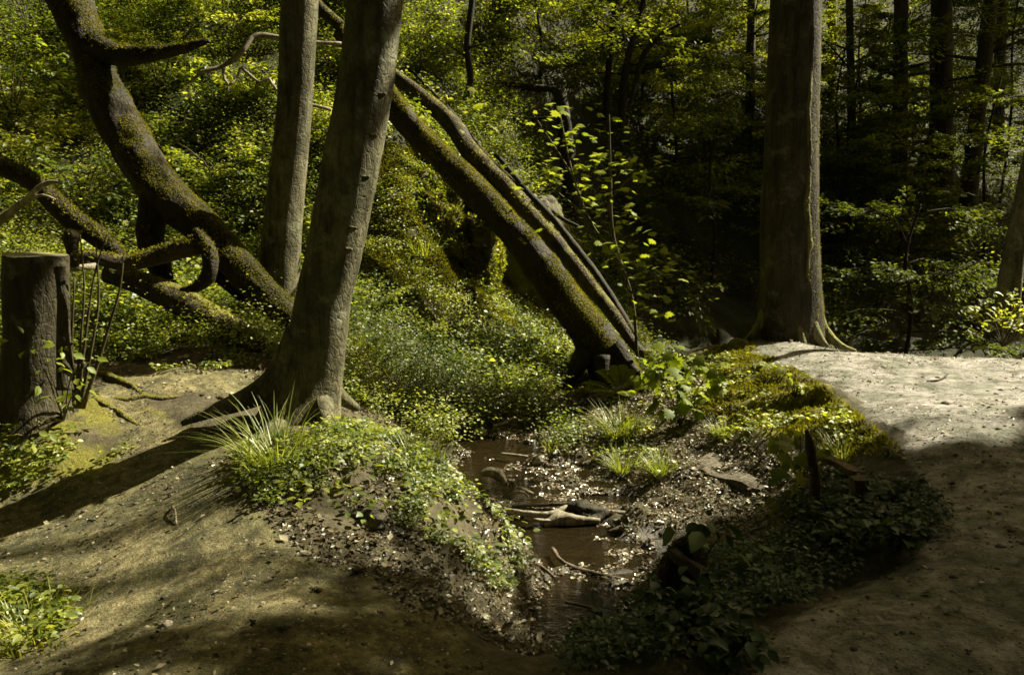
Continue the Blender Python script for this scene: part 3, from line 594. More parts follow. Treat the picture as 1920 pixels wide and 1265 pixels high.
for q, r_ in enumerate([[(1488, 530, 8.93, 9), (1493, 585, 8.92, 10), (1500, 625, 8.85, 9), (1512, 655, 8.75, 5)],
                        [(1512, 560, 9.0, 12), (1520, 600, 8.95, 12), (1535, 632, 8.85, 9), (1552, 652, 8.75, 5)],
                        [(1528, 560, 9.1, 12), (1537, 605, 9.1, 12), (1556, 632, 9.0, 9), (1580, 650, 8.9, 6), (1605, 658, 8.8, 3)],
                        [(1440, 560, 9.2, 10), (1425, 605, 9.1, 9), (1405, 632, 9.0, 6), (1385, 645, 9.0, 3)]]):
    P, R = pix(r_); V, F, N = tube(P, R, 12, .12, 4, step=.04, seed=q + 30); m = MB(); m.add(V, F); m.build('root', M['ivy'], big)
for q, xs in enumerate([[(1512, 600), (1510, 520), (1514, 450), (1511, 380), (1516, 300), (1515, 220), (1520, 140), (1522, 60), (1525, -60)], [(1527, 600), (1524, 500), (1526, 420), (1522, 330), (1527, 230), (1526, 120), (1531, 0)],
                        [(1519, 560), (1517, 470), (1521, 390), (1518, 300), (1523, 180), (1526, 80), (1528, -60)], [(1534, 620), (1531, 540), (1531, 440), (1528, 350), (1529, 250), (1531, 120), (1534, -60)]]):
    pts = []
    for k, (x, y) in enumerate(xs):
        cx = 1481 + max(0, (400 - y)) * .0275; rr = 51 - max(0, 400 - y) * .013; s = min(.985, (x - cx) / rr); Yd = YB - px2m(rr, YB) * math.sqrt(1 - s * s) - .012
        pts.append((x, y, Yd - .01, (8.5 - q * 1.2) * (.18 + .82 * min(1, max(0, y) / 480))))
    P, R = pix(pts); V, F, N = tube(P, R, 12, .30, 7, step=.03, seed=q + 50); m = MB(); m.add(V, F); m.build('ivy_stem', M['ivy'], big)
    fuzz(V, N, F, 3500, .016, sel=lambda c, n: rng.uniform(0, 1, len(c)) < np.exp(-np.maximum(0, c[:, 2] - .6) * .8), up=-1.5, parent=big, vmean=.75)

# 4 old fallen tree on the left
pts = [(70, -120, 8.7, 39.6), (105, -50, 8.6, 36.5), (140, 20, 8.5, 34.0), (165, 85, 8.4, 31.7), (192, 165, 8.3, 34.8), (225, 235, 8.15, 38.0), (268, 305, 8.0, 36.5), (312, 365, 7.85, 36.5), (372, 420, 7.7, 34.8), (430, 482, 7.5, 31.7), (486, 542, 7.35, 30.1), (540, 592, 7.2, 26.1), (575, 625, 7.15, 20.6)]
P, R = pix(pts); old = thing('fallen_tree', P[-1], 'thick twisted mossy fallen tree leaning down from the upper left', 'fallen tree')
def knots(C, D):
    k = np.ones(D.shape[:2])
    for (x, y, Yk, a, s) in [(205, 150, 8.0, .35, .22), (285, 290, 7.7, .30, .2), (235, 330, 7.8, .25, .25), (400, 400, 7.5, .2, .2), (500, 560, 7.2, .18, .12)]:
        c = W(x, y, Yk); p = C[:, None] + D * .2; k += a * np.exp(-((p - c) ** 2).sum(-1) / s ** 2)
    return k
V, F, N = tube(P, R, 40, .12, 2.4, step=.045, lobes=knots, seed=9); m = MB(); m.add(V, F); m.build('trunk', M['oldlog'], old)
fuzz(V, N, F, 13000, .016, up=.3, parent=old, vmean=.62)
def limb(parent, name, pts, mat, seg=14, rough=.12, moss=0, seed=0, step=None, freq=3, lm=.024, vmean=.5, up=.55):
    P, R = pix(pts); V, F, N = tube(P, R, seg, rough, freq, step=step or .05, seed=seed); m = MB(); m.add(V, F); o = m.build(name, M[mat], parent)
    if moss: fuzz(V, N, F, moss, lm, up=up, parent=parent, vmean=vmean)
    return V, F, N
limb(old, 'branch', [(175, 85, 8.3, 26), (215, 103, 8.2, 20), (262, 104, 8.1, 15), (320, 96, 8.05, 11), (362, 85, 8.0, 8), (392, 76, 8.0, 4)], 'oldlog', moss=2500, seed=3)
limb(old, 'branch', [(300, 340, 7.95, 34), (285, 400, 7.8, 27), (282, 450, 7.7, 24), (300, 500, 7.6, 20), (318, 545, 7.5, 14)], 'oldlog', moss=7000, seed=4)
limb(old, 'branch', [(415, 455, 7.7, 20), (400, 500, 7.6, 14), (440, 545, 7.5, 11), (470, 570, 7.45, 6)], 'oldlog', seed=14)
# dead wood of its own, lying in front
def deadwood(name, label, pts, mat, cat='log', seg=16, rough=.12, moss=0, seed=0, group=None, step=None, **k):
    P, _ = pix(pts); t = thing(name, P[-1], label, cat, group); limb(t, 'bark', pts, mat, seg, rough, moss, seed, step, **k); return t
t = deadwood('mossy_bough', 'crooked mossy bough lying level above the brambles right of the stump', [(120, 495, 6.7, 12), (150, 484, 6.75, 13), (190, 485, 6.8, 14), (235, 493, 6.85, 15), (285, 482, 6.9, 17), (335, 468, 6.95, 18), (375, 458, 7.0, 20)], 'log', 'fallen bough', moss=5000, seed=21)
limb(t, 'branch', [(366, 430, 7.0, 5), (373, 440, 6.98, 9), (386, 462, 6.95, 13), (396, 490, 6.9, 15), (390, 520, 6.9, 14), (366, 540, 6.9, 9), (338, 543, 6.9, 3)], 'oldlog', rough=.2, moss=4000, seed=22)
limb(t, 'branch', [(128, 505, 6.6, 5), (155, 502, 6.6, 6), (178, 498, 6.7, 5)], 'dead', seed=23)
deadwood('broken_log', 'bare brown log with a splintered lower end resting behind the path', [(205, 512, 7.35, 20), (260, 530, 7.25, 23), (320, 556, 7.15, 27), (380, 588, 7.05, 28), (430, 615, 6.95, 26), (470, 638, 6.85, 22), (490, 650, 6.8, 17)], 'log', moss=1500, seed=25, rough=.08)
deadwood('mossy_limb', 'mossy limb sloping down behind the stump', [(-60, 290, 7.6, 18), (0, 312, 7.6, 17), (55, 338, 7.55, 17), (95, 375, 7.5, 18), (140, 415, 7.45, 20), (185, 445, 7.4, 20), (225, 482, 7.3, 16)], 'oldlog', 'fallen branch', moss=5000, seed=27)
t = deadwood('dead_branch', 'pale bare curved dead branch above the stump', [(-10, 420, 7.2, 9), (22, 396, 7.2, 7), (48, 376, 7.15, 6), (72, 352, 7.1, 5), (98, 341, 7.05, 4), (116, 344, 7, 2.5)], 'dead', 'dead branch', seg=8, seed=28)
limb(t, 'twig', [(50, 374, 7.15, 4), (80, 366, 7.1, 3), (104, 374, 7.1, 1.5)], 'dead', 6, seed=29)
t = deadwood('mossy_snag', 'short knobbly mossy snag right behind the stump top', [(140, 500, 6.0, 8), (136, 470, 6.0, 10), (134, 450, 6.0, 14), (136, 436, 6.0, 15), (137, 431, 6.0, 9)], 'oldlog', 'snag', moss=6000, seed=31, lm=.014)
# pale squiggly dead branches in the sun
t = deadwood('dead_branch', 'sun bleached squiggly dead branch left of the slim trunk', [(640, 82, 9.4, 3.2), (590, 80, 9.3, 3.9), (530, 72, 9.2, 5.2), (480, 68, 9.1, 5.2), (455, 95, 9.0, 5.2), (428, 118, 9.0, 4.5), (405, 128, 8.95, 3.9), (380, 134, 8.9, 3.2), (362, 150, 8.9, 2.6), (346, 158, 8.9, 1.6)], 'dead', 'dead branch', seg=8, seed=33)
for q, ps in enumerate([[(418, 128, 8.95, 2.9), (421, 150, 8.9, 2.6), (428, 160, 8.9, 2.3), (420, 188, 8.9, 1.3)], [(428, 160, 8.9, 2.3), (442, 150, 8.95, 2.3), (450, 128, 9.0, 2.3)], [(452, 126, 9, 2.6), (470, 142, 9, 2.6), (488, 155, 9.0, 2.6), (505, 148, 9, 2.6), (518, 168, 9.0, 2.3), (560, 190, 9.1, 3.2), (620, 205, 9.3, 3.2)]]):
    limb(t, 'twig', ps, 'dead', 7, .25, seed=40 + q)
# 5 stump
def ring_mat():
    m, n, out = mat_new('cut_rings'); g = n.nodes.new('ShaderNodeNewGeometry'); mp = n.nodes.new('ShaderNodeMapping'); mp.inputs['Location'].default_value = tuple(float(-q) for q in W(72, 474, 5.25)); n.links.new(g.outputs['Position'], mp.inputs[0])
    wv = nd(n, 'ShaderNodeTexWave', Scale=22.0, Distortion=2.5, Detail=3, _wave_type='RINGS', _rings_direction='Z'); n.links.new(mp.outputs[0], wv.inputs[0])
    c = ramp(n, wv.outputs['Fac'], [(.2, (.10, .085, .045)), (.7, (.24, .215, .13))]); c = mixc(n, 1.0, c, ramp(n, noise(n, 9, 5, .7, objco(n)), [(.35, (.4, .42, .3)), (.6, (1.1, 1.1, 1.0))]), 'MULTIPLY')
    p = nd(n, 'ShaderNodeBsdfPrincipled', Roughness=.85); n.links.new(c, p.inputs[0]); n.links.new(p.outputs[0], out.inputs[0]); return m
M['rings'] = ring_mat()
b = G(65, 782); pts = [(60, 860, 5.25, 92), (63, 800, 5.25, 78), (64, 740, 5.25, 66), (66, 690, 5.25, 60), (68, 620, 5.25, 56), (69, 540, 5.25, 55), (69, 478, 5.25, 55)]
P, R = pix(pts); stump = thing('tree_stump', b, 'tall cut tree stump with a flat top at the left edge', 'stump')
V, F, N = tube(P, R, 36, .06, 2.2, step=.04, lobes=flare(P[0][2] + .2, .16, .28, 5, .9), seed=61, cap=(False, False)); V[-36:, 2] += .014 * fbm(V[-36:] * 9, 3) + .012 * (V[-36:, 0] - V[-36:, 0].mean()) / .2; m = MB(); m.add(V, F); m.build('trunk', M['beech_moss'], stump)
c = W(69, 478, 5.25); rim = V[-36:]; cv = [c + [0, 0, .004]]; rings = []
for k in (.33, .66, 1.0): rings.append(c + (rim - c) * k + [0, 0, .004])
cv = np.vstack([cv] + rings); fq = [np.array([[0, 1 + j, 1 + (j + 1) % 36] for j in range(36)]), np.array([[1 + a * 36 + j, 1 + (a + 1) * 36 + j, 1 + (a + 1) * 36 + (j + 1) % 36, 1 + a * 36 + (j + 1) % 36] for a in (0, 1) for j in range(36)])]
m = MB(); m.add(cv, fq); m.build('cut_face', M['rings'], stump)
V, F, N = tube([W(112, 500, 5.1), W(119, 560, 5.08), W(120, 650, 5.08), W(122, 730, 5.05)], [.032, .038, .045, .055], 12, .15, seed=62); m = MB(); m.add(V, F); m.build('bark_ridge', M['beech_moss'], stump)

# 6 the big leaning mossy log over the stream and its neighbours
pts = [(640, 60, 10.20, 15.8), (700, 140, 10.00, 18.5), (742, 205, 9.90, 21.1), (800, 268, 9.80, 22.9), (860, 328, 9.70, 25.5), (920, 390, 9.60, 27.3), (975, 450, 9.50, 29.9), (1030, 520, 9.40, 33.4), (1075, 580, 9.30, 36.1), (1112, 632, 9.25, 39.6), (1142, 680, 9.15, 43.1), (1160, 715, 9.10, 46.6)]
t = deadwood('leaning_log', 'thick mossy trunk leaning diagonally over the stream', pts, 'oldlog', 'leaning tree', 36, .09, 15000, 71, freq=2.4, lm=.017, vmean=.8, up=.3)
for q, ps in enumerate([[(1150, 650, 9.05, 22), (1172, 680, 8.95, 16), (1192, 700, 8.85, 10), (1215, 708, 8.8, 4)], [(1100, 660, 9.1, 24), (1082, 690, 9.0, 16), (1070, 715, 8.95, 8)], [(1130, 670, 8.95, 20), (1132, 705, 8.85, 12), (1140, 735, 8.8, 5)]]):
    limb(t, 'root', ps, 'oldlog', 12, .15, seed=75 + q)
deadwood('leaning_tree', 'thinner bare trunk leaning just above the thick mossy one', [(560, -40, 12.4, 9), (600, 15, 12.2, 10), (650, 60, 12, 11), (705, 115, 11.8, 12), (762, 160, 11.6, 13), (812, 200, 11.4, 15), (850, 238, 11.2, 17), (880, 282, 11.0, 18), (930, 332, 10.7, 16), (985, 392, 10.4, 15), (1040, 452, 10.1, 15), (1090, 515, 9.9, 14), (1130, 565, 9.7, 13), (1165, 612, 9.5, 12), (1185, 642, 9.4, 10), (1205, 662, 9.35, 9), (1216, 668, 9.3, 6)], 'log', 'leaning tree', 16, .08, 1500, 81)
deadwood('leaning_tree', 'dim slender dead trunk slanting behind the two leaning ones', [(930, 290, 11.9, 4.5), (990, 360, 11.5, 5.2), (1045, 420, 11.1, 6.5), (1100, 490, 10.7, 7.2), (1145, 555, 10.4, 7.8), (1180, 615, 10.2, 7.8), (1200, 655, 10.1, 6.5)], 'darkbark', 'leaning tree', 12, .12, 0, 82)
deadwood('broken_tree', 'dark broken standing trunk in the hollow behind the leaning logs', [(1082, 470, 14, 18), (1075, 400, 14, 17), (1064, 300, 14, 15), (1056, 220, 14, 14), (1048, 168, 14, 11)], 'darkbark', 'snag', 14, .12, 0, 84)
deadwood('fallen_pole', 'thin dark pole lying across the shelf above the hollow', [(905, 148, 14.6, 5), (960, 160, 14.6, 6), (1020, 166, 14.5, 6), (1060, 170, 14.4, 4)], 'darkbark', 'fallen branch', 8, .1, 0, 85)
deadwood('fallen_pole', 'thin slanting dark pole in the hollow below the broken trunk', [(760, 120, 12.6, 3), (850, 215, 12.2, 4), (930, 310, 11.9, 4), (1040, 400, 11.6, 4), (1085, 425, 11.4, 3)], 'darkbark', 'fallen branch', 8, .1, 0, 86)

# 7 rock faces on the slope
def rock(label, c, r, sq, seed, moss_n=0, terr=.10, name='rock_outcrop', mat='rock', cat='rock', rough=.22):
    V, F, D = lump(c, r, 72, rough, 1.5, seed, sq, 54, terr=terr); q = 1 + .12 * fbm(V * 4, 4)[:, None] * 1.0
    V = c + (V - c) * q
    o = thing(name, np.asarray(c) - [0, 0, r * sq[2] * .9], label, cat); m = MB(); m.add(V, F); m.build('rock_face', M[mat], o)
    if moss_n:
        fuzz(V, D, F, moss_n, .035, up=-.5, parent=o, vmean=.5, cover=.2)
        fuzz(V, D, F, 700, .055, up=-.35, mat='cover', name='hanging_leaf', parent=o, vmean=.55, cover=.1)
    return o
RK = [(812, 440, 10.75, .72, (.8, .75, 1.05)), (900, 480, 10.65, .78, (.42, .6, 1.1)), (985, 500, 11.9, 1.0, (.8, .6, 1.05)), (765, 300, 11.1, .5, (.95, .6, .5))]
for lab, (x, y, Y, r_, sq), sd, mn in zip(['tall mossy rock face left of the leaning log', 'narrow mossy rock pillar beside the dark cleft', 'dark wet rock wall behind the thick leaning log', 'low mossy rock at the top edge of the overgrown face'], RK, (3, 8, 12, 14), (5000, 4000, 0, 4000)):
    rock(lab, W(x, y, Y), r_, sq, sd, mn)
M['glintleaf'] = leaf_mat('glint_leaf', [(0, (.025, .016, .008)), (.55, (.12, .085, .05)), (.85, (.34, .28, .21)), (1, (.62, .56, .48))], .1, .22, .22, (1.2, 1, .8))
M['murk'] = bark('dim_bark', (.045, .036, .020), (.13, .11, .065), 0, vs=(12, 12, 3), bumpd=.012)
# ------------------------------------------------------------------ background trees one can tell apart
BG = 'slender trees on the far slope'
small_tree('sapling_tree', 'thin crooked dark sapling rising above the leaning logs', [(862, 230, 13.2, 5), (872, 190, 13.2, 6), (882, 150, 13.1, 6), (876, 90, 13, 6), (882, 30, 13, 6), (892, -60, 13, 5), (900, -200, 13, 4)], 'darkbark', 9, 1.2, 45, .07, group=BG)
small_tree('sapling_tree', 'straight black sapling left of the forked pair in the upper middle', [(1136, 225, 15.5, 7), (1142, 120, 15.5, 6), (1152, 20, 15.5, 5.5), (1160, -120, 15.5, 5), (1165, -260, 15.5, 4)], 'darkbark', 16, 1.9, 60, .08, .6, group=BG)
small_tree('sapling_tree', 'curved black sapling with a side branch in the upper middle', [(1164, 240, 15.2, 7), (1172, 140, 15.2, 7), (1190, 60, 15.2, 6), (1215, -30, 15.2, 5), (1230, -150, 15.2, 4)], 'darkbark', 14, 1.8, 60, .08, .6, group=BG)
small_tree('sapling_tree', 'arching thin sapling leaning right in the upper middle', [(1180, 200, 15, 4), (1205, 110, 15, 5), (1235, 70, 15, 4), (1275, 45, 15, 3)], 'darkbark', 7, 1.0, 45, .07, .55, group=BG)
rt = [(1598, 300, 20, 7, 'slim dark tree just right of the big beech'), (1686, 330, 19, 13, 'dark tree with leafy boughs halfway to the right edge'), (1765, 350, 19.5, 20, 'stout dim trunk on the right slope'), (1815, 385, 18.5, 14, 'leaning dark trunk beside the stout one on the right slope'),
      (1560, 260, 24, 8, 'faint tree standing close behind the big beech'), (1405, 250, 20, 8, 'faint slender tree close left of the big beech'), (1330, 200, 22, 7, 'thin tree among sunlit leaves left of the big beech'), (1870, 300, 23, 10, 'distant thin tree at the far right top')]
for i, (x, y, Y, r, lab) in enumerate(rt):
    lean = (-.02, .01, 0, .12, 0, .02, -.01, .03)[i]
    pts = [(x, y, Y, r * 1.15), (x + lean * 100, y - 120, Y, r), (x + lean * 240, y - 260, Y, r * .95), (x + lean * 420, y - 450, Y, r * .85), (x + lean * 700, y - 750, Y, r * .6)]
    small_tree('slope_tree', lab, pts, 'murk', 18, 2.9, 85, .095, .55, group=BG, zmin=.12, sub=4, leafmat='back')
small_tree('sapling_tree', 'small forked bare sapling low between the right slope trees', [(1715, 335, 18, 5), (1728, 300, 18, 5), (1738, 270, 18, 4), (1750, 235, 18, 3)], 'darkbark', 3, .8, 25, .08, group=BG)
t = small_tree('edge_tree', 'grey leaning tree at the right edge beyond the path', [(1885, 612, 9.6, 25), (1893, 540, 9.6, 21), (1905, 460, 9.6, 18), (1922, 370, 9.6, 17), (1945, 250, 9.6, 16), (1990, 0, 9.6, 14)], 'beech', 0, 1, 10, .08)
# layered beech boughs that hang into the dark hollow: understorey trees
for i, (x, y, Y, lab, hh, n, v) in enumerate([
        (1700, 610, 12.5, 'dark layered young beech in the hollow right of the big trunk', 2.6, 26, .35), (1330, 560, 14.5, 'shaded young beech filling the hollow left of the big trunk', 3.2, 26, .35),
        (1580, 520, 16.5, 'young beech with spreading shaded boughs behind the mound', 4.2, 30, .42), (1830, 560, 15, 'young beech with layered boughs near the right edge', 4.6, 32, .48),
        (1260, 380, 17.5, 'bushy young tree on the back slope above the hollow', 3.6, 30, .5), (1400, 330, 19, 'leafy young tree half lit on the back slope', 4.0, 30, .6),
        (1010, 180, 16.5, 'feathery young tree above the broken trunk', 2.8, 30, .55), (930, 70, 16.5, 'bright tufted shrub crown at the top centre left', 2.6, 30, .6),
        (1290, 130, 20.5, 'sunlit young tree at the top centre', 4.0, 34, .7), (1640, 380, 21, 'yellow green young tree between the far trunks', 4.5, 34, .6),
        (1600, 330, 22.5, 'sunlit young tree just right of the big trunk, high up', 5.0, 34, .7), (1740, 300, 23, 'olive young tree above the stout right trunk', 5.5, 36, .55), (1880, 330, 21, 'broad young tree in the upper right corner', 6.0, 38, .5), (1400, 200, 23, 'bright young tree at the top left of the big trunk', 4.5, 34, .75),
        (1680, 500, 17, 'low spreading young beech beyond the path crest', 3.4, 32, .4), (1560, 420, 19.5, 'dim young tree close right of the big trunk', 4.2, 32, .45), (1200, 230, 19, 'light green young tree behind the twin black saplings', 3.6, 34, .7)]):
    p0 = W(x, y, Y); p0[2] = min(p0[2], float(h_fast(p0[:1], p0[1:2])[0]) + .1); r = .035
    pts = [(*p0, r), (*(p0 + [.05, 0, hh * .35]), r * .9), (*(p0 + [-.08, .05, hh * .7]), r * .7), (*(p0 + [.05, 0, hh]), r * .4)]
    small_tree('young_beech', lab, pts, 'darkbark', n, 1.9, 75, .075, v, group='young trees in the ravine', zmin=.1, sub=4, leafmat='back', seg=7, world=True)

for i, (x, y, lab, R_, hh, v) in enumerate([(300, 150, 'leafy shrub right of the fallen tree near its upper branch', .55, .8, .6), (430, 60, 'bright shrub at the top left beside the bleached dead branch', .6, .9, .75), (60, 60, 'shaded shrub in the upper left corner', .8, 1.2, .35), (20, 200, 'dark bush at the left edge under the fallen tree', .7, 1.0, .3),
        (410, 330, 'rounded shrub between the fallen tree and the slim trunk', .5, .6, .55), (470, 180, 'sprawling shrub left of the slim trunk', .45, .6, .7), (160, 370, 'dark shrub under the thick fallen tree', .55, .6, .35), (620, 130, 'shrub glimpsed between the two left trunks', .5, .7, .65), (330, 20, 'pale green shrub at the top edge left of the slim trunk', .6, .9, .7),
        (780, 90, 'bushy tuft right of the leaning beech at the top', .7, .9, .55), (900, 60, 'rounded feathery shrub at the top centre', .9, 1.3, .6), (990, 640, 'low leafy shrub at the foot of the leaning log', .3, .3, .6), (820, 620, 'leafy clump on the slope below the mossy bank', .3, .3, .6), (700, 560, 'leafy clump right of the leaning beech below the mossy bank', .3, .35, .6)]):
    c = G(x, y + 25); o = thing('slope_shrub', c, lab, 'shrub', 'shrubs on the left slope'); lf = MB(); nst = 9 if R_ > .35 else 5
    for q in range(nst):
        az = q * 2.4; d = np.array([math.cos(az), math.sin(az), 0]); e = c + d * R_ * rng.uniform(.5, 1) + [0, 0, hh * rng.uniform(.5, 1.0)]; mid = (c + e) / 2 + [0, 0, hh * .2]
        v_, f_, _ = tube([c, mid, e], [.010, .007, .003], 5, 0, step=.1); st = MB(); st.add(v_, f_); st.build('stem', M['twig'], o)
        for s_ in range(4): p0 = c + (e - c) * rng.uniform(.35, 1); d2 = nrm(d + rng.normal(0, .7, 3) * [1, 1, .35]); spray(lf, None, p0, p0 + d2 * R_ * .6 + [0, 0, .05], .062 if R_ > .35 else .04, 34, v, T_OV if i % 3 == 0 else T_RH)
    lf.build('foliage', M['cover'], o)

# ------------------------------------------------------------------ maple sapling in front of the hollow
base = W(1195, 668, 8.9); ms = thing('maple_sapling', base, 'slender maple sapling with bright leaves against the dark hollow', 'sapling')
stems = [[(1195, 668, 8.9, 3), (1185, 560, 8.8, 3), (1150, 440, 8.7, 2.6), (1145, 330, 8.6, 2.2), (1142, 215, 8.5, 1.4)],
         [(1170, 500, 8.75, 2.4), (1110, 420, 8.6, 2), (1075, 330, 8.5, 1.8), (1050, 215, 8.5, 1.2)], [(1140, 380, 8.6, 2), (1175, 340, 8.6, 1.6), (1215, 320, 8.6, 1.2), (1240, 310, 8.6, 1)],
         [(1180, 560, 8.8, 2), (1210, 490, 8.6, 1.8), (1250, 480, 8.5, 1.4), (1295, 495, 8.5, 1)], [(1110, 420, 8.6, 2), (1070, 380, 8.5, 1.5), (1010, 335, 8.5, 1)], [(1075, 330, 8.5, 1.6), (1030, 260, 8.6, 1.4), (1000, 215, 8.6, 1)],
         [(1185, 560, 8.8, 2), (1160, 500, 8.5, 1.6), (1125, 475, 8.4, 1)], [(1190, 600, 8.8, 2), (1215, 560, 8.6, 1.6), (1240, 545, 8.5, 1)], [(1050, 215, 8.5, 1.2), (1000, 220, 8.6, 1), (900, 215, 8.8, .8)]]
for s in stems: limb(ms, 'stem', s, 'twig', 6, .05, seed=90, step=.08)
cl = [(1050, 215), (1035, 222), (1000, 212), (1062, 238), (1040, 262), (1060, 268), (1078, 238), (1140, 212), (1140, 238), (1138, 265), (990, 328), (1012, 332), (1055, 318), (1062, 332), (1048, 302), (1030, 320), (1085, 308), (1125, 298), (1130, 292), (1095, 320),
      (1192, 308), (1240, 308), (1222, 325), (1218, 318), (1190, 335), (1160, 322), (1132, 342), (1150, 340), (1045, 380), (1110, 362), (1120, 385), (1088, 345), (1170, 352), (1105, 395), (1150, 395), (1175, 402), (1190, 398), (1145, 418),
      (1130, 455), (1148, 448), (1180, 452), (1200, 445), (1215, 455), (1162, 470), (1170, 478), (1140, 485), (1225, 460), (1240, 478), (1210, 490), (1190, 508), (1200, 515), (1240, 508), (1285, 490), (1292, 502), (1250, 495), (1265, 515),
      (1185, 540), (1210, 545), (1225, 555), (1200, 562), (1245, 548), (1255, 600), (1190, 580), (975, 330), (900, 200), (905, 215), (880, 215), (960, 210), (745, 150), (1000, 270), (1065, 355), (970, 345), (1130, 320)]
mb = MB(); nleaf = 0
for (x, y) in cl[:-6]:
    c = W(x, y, 8.55 + rng.normal(0, .12)); k = rng.integers(3, 7); P = c + rng.normal(0, .085, (k, 3)); D = rdir(k, -.5, .0)
    for q in range(k):
        own = nleaf < 100; nleaf += 1; tgt = MB() if own else mb
        leaves(tgt, T_MA, P[q:q + 1], D[q:q + 1], np.array([[rng.normal(0, .35), rng.normal(0, .35), 1]]), .095 * rng.uniform(.5, 1.2), float(np.clip(rng.normal(.85, .15), 0, 1)))
        if own: tgt.build('leaf', M['maple'], ms)
for q in range(60):
    x, y = cl[rng.integers(0, len(cl))]; c = W(x + rng.normal(0, 35), y + rng.normal(0, 30), 8.6 + rng.normal(0, .25)); P = c[None]
    leaves(mb, T_MA, P, rdir(1, -.5, 0), np.array([[rng.normal(0, .35), rng.normal(0, .35), 1]]), .06, rng.uniform(.3, .8))
tag(mb.build('foliage', M['maple'], ms), kind='stuff')

# seedling with broad leaves on the bank, brightly lit
def seedling(name, label, base, heads, leafL, k, mat='maple', v=.7, T=T_MA, spread=.09, stemr=.006, cat='plant', group=None, stemmat='twig'):
    t = thing(name, base, label, cat, group); mb = MB()
    for h in heads:
        h = np.asarray(h); mid = (base + h) / 2 + [0, 0, .05]
        vv, ff, _ = tube([base, mid, h], [stemr, stemr * .7, stemr * .4], 5, 0, step=.06); st = MB(); st.add(vv, ff); st.build('stem', M[stemmat], t)
        P = h + rng.normal(0, spread, (k, 3)) * [1, 1, .7]; D = nrm(P - h + [0, 0, -.02]) * [1, 1, .3] + rng.normal(0, .2, (k, 3)) - [0, 0, .45]
        for q in range(k):
            mb = MB(); leaves(mb, T, P[q:q + 1], D[q:q + 1], np.array([[rng.normal(0, .5), rng.normal(0, .5) - .35, 1]]), leafL * rng.uniform(.6, 1.25), float(np.clip(rng.normal(v, .18), 0, 1))); mb.build('leaf', M[mat], t)
    return t
seedling('maple_seedling', 'bright broad leaved maple seedling on the bank below the mossy mound', G(1275, 800), [W(1262, 668, 7.0), W(1300, 690, 7.0), W(1325, 705, 6.95), W(1240, 700, 7.0), W(1275, 720, 6.9), W(1310, 740, 6.9), W(1240, 755, 6.9), W(1285, 765, 6.8), W(1215, 690, 7.1)], .10, 10, v=.6, spread=.08)
seedling('maple_seedling', 'small leafy maple seedling beside the dark timber post', G(1500, 920), [W(1500, 815, 5.0), W(1465, 835, 5.0), W(1530, 825, 4.95), W(1490, 870, 4.9), W(1480, 905, 4.9)], .10, 6, v=.6, spread=.05)
seedling('ground_elder', 'pale cut leaved plant in front of the timber post', G(1478, 985), [W(1470, 940, 4.75), W(1495, 955, 4.7), W(1455, 955, 4.7)], .08, 10, v=.95, spread=.04, T=T_OV)
seedling('broad_leaf_seedling', 'broad grey green leaves on the left bank above the stream', G(905, 1090), [W(905, 1040, 4.75), W(885, 1070, 4.7), W(930, 1030, 4.75), W(895, 1020, 4.8), W(940, 1060, 4.7)], .10, 5, mat='dark', v=.95, spread=.05)
seedling('maple_seedling', 'few white lit leaves scattered on the mossy mound top', G(1490, 745), [W(1485, 700, 6.5), W(1515, 705, 6.5), W(1500, 725, 6.4), W(1540, 740, 6.3), W(1465, 690, 6.6)], .055, 3, v=.9, spread=.05)
seedling('broad_leaf_seedling', 'pale leafy sprig growing at the foot of the stump', G(120, 790), [W(60, 650, 4.87), W(115, 660, 4.87), W(140, 690, 4.82), W(90, 690, 4.82), W(150, 730, 4.72), W(100, 750, 4.72), W(60, 810, 4.62), W(130, 745, 4.72), W(40, 830, 4.62)], .065, 5, mat='maple', v=.6, spread=.05, T=T_OV)
# sucker shoots right of the stump
b = G(150, 770); t = thing('sucker_shoots', b, 'clump of thin bare shoots growing right of the stump', 'shoots')
for s in [[(140, 765, 5.1, 3), (150, 650, 5.1, 2.6), (158, 540, 5.1, 2), (150, 440, 5.1, 1.4)], [(150, 765, 5.1, 4), (172, 650, 5.1, 3), (185, 560, 5.1, 2.4), (180, 460, 5.1, 1.4)], [(155, 765, 5.05, 5), (180, 690, 5.05, 4), (205, 610, 5.05, 3), (225, 540, 5.05, 2.2), (232, 475, 5.05, 1.5)], [(145, 765, 5.1, 3.5), (158, 650, 5.1, 3), (176, 520, 5.1, 2), (200, 440, 5.1, 1.2)], [(138, 760, 5.1, 3), (135, 640, 5.1, 2.4), (140, 520, 5.1, 1.6)]]:
    limb(t, 'stem', s, 'twig', 6, .05, seed=95, step=.08)
mb = MB(); k = 46; P = np.array([W(rng.uniform(130, 245), rng.uniform(470, 760), 5.05 + rng.normal(0, .06)) for _ in range(k)]); leaves(mb, T_OV, P, rdir(k, -.4, .2), np.c_[rng.normal(0, .4, k), rng.normal(0, .4, k), np.ones(k)], .035, rng.uniform(.3, .8, k)); mb.build('foliage', M['cover'], t)

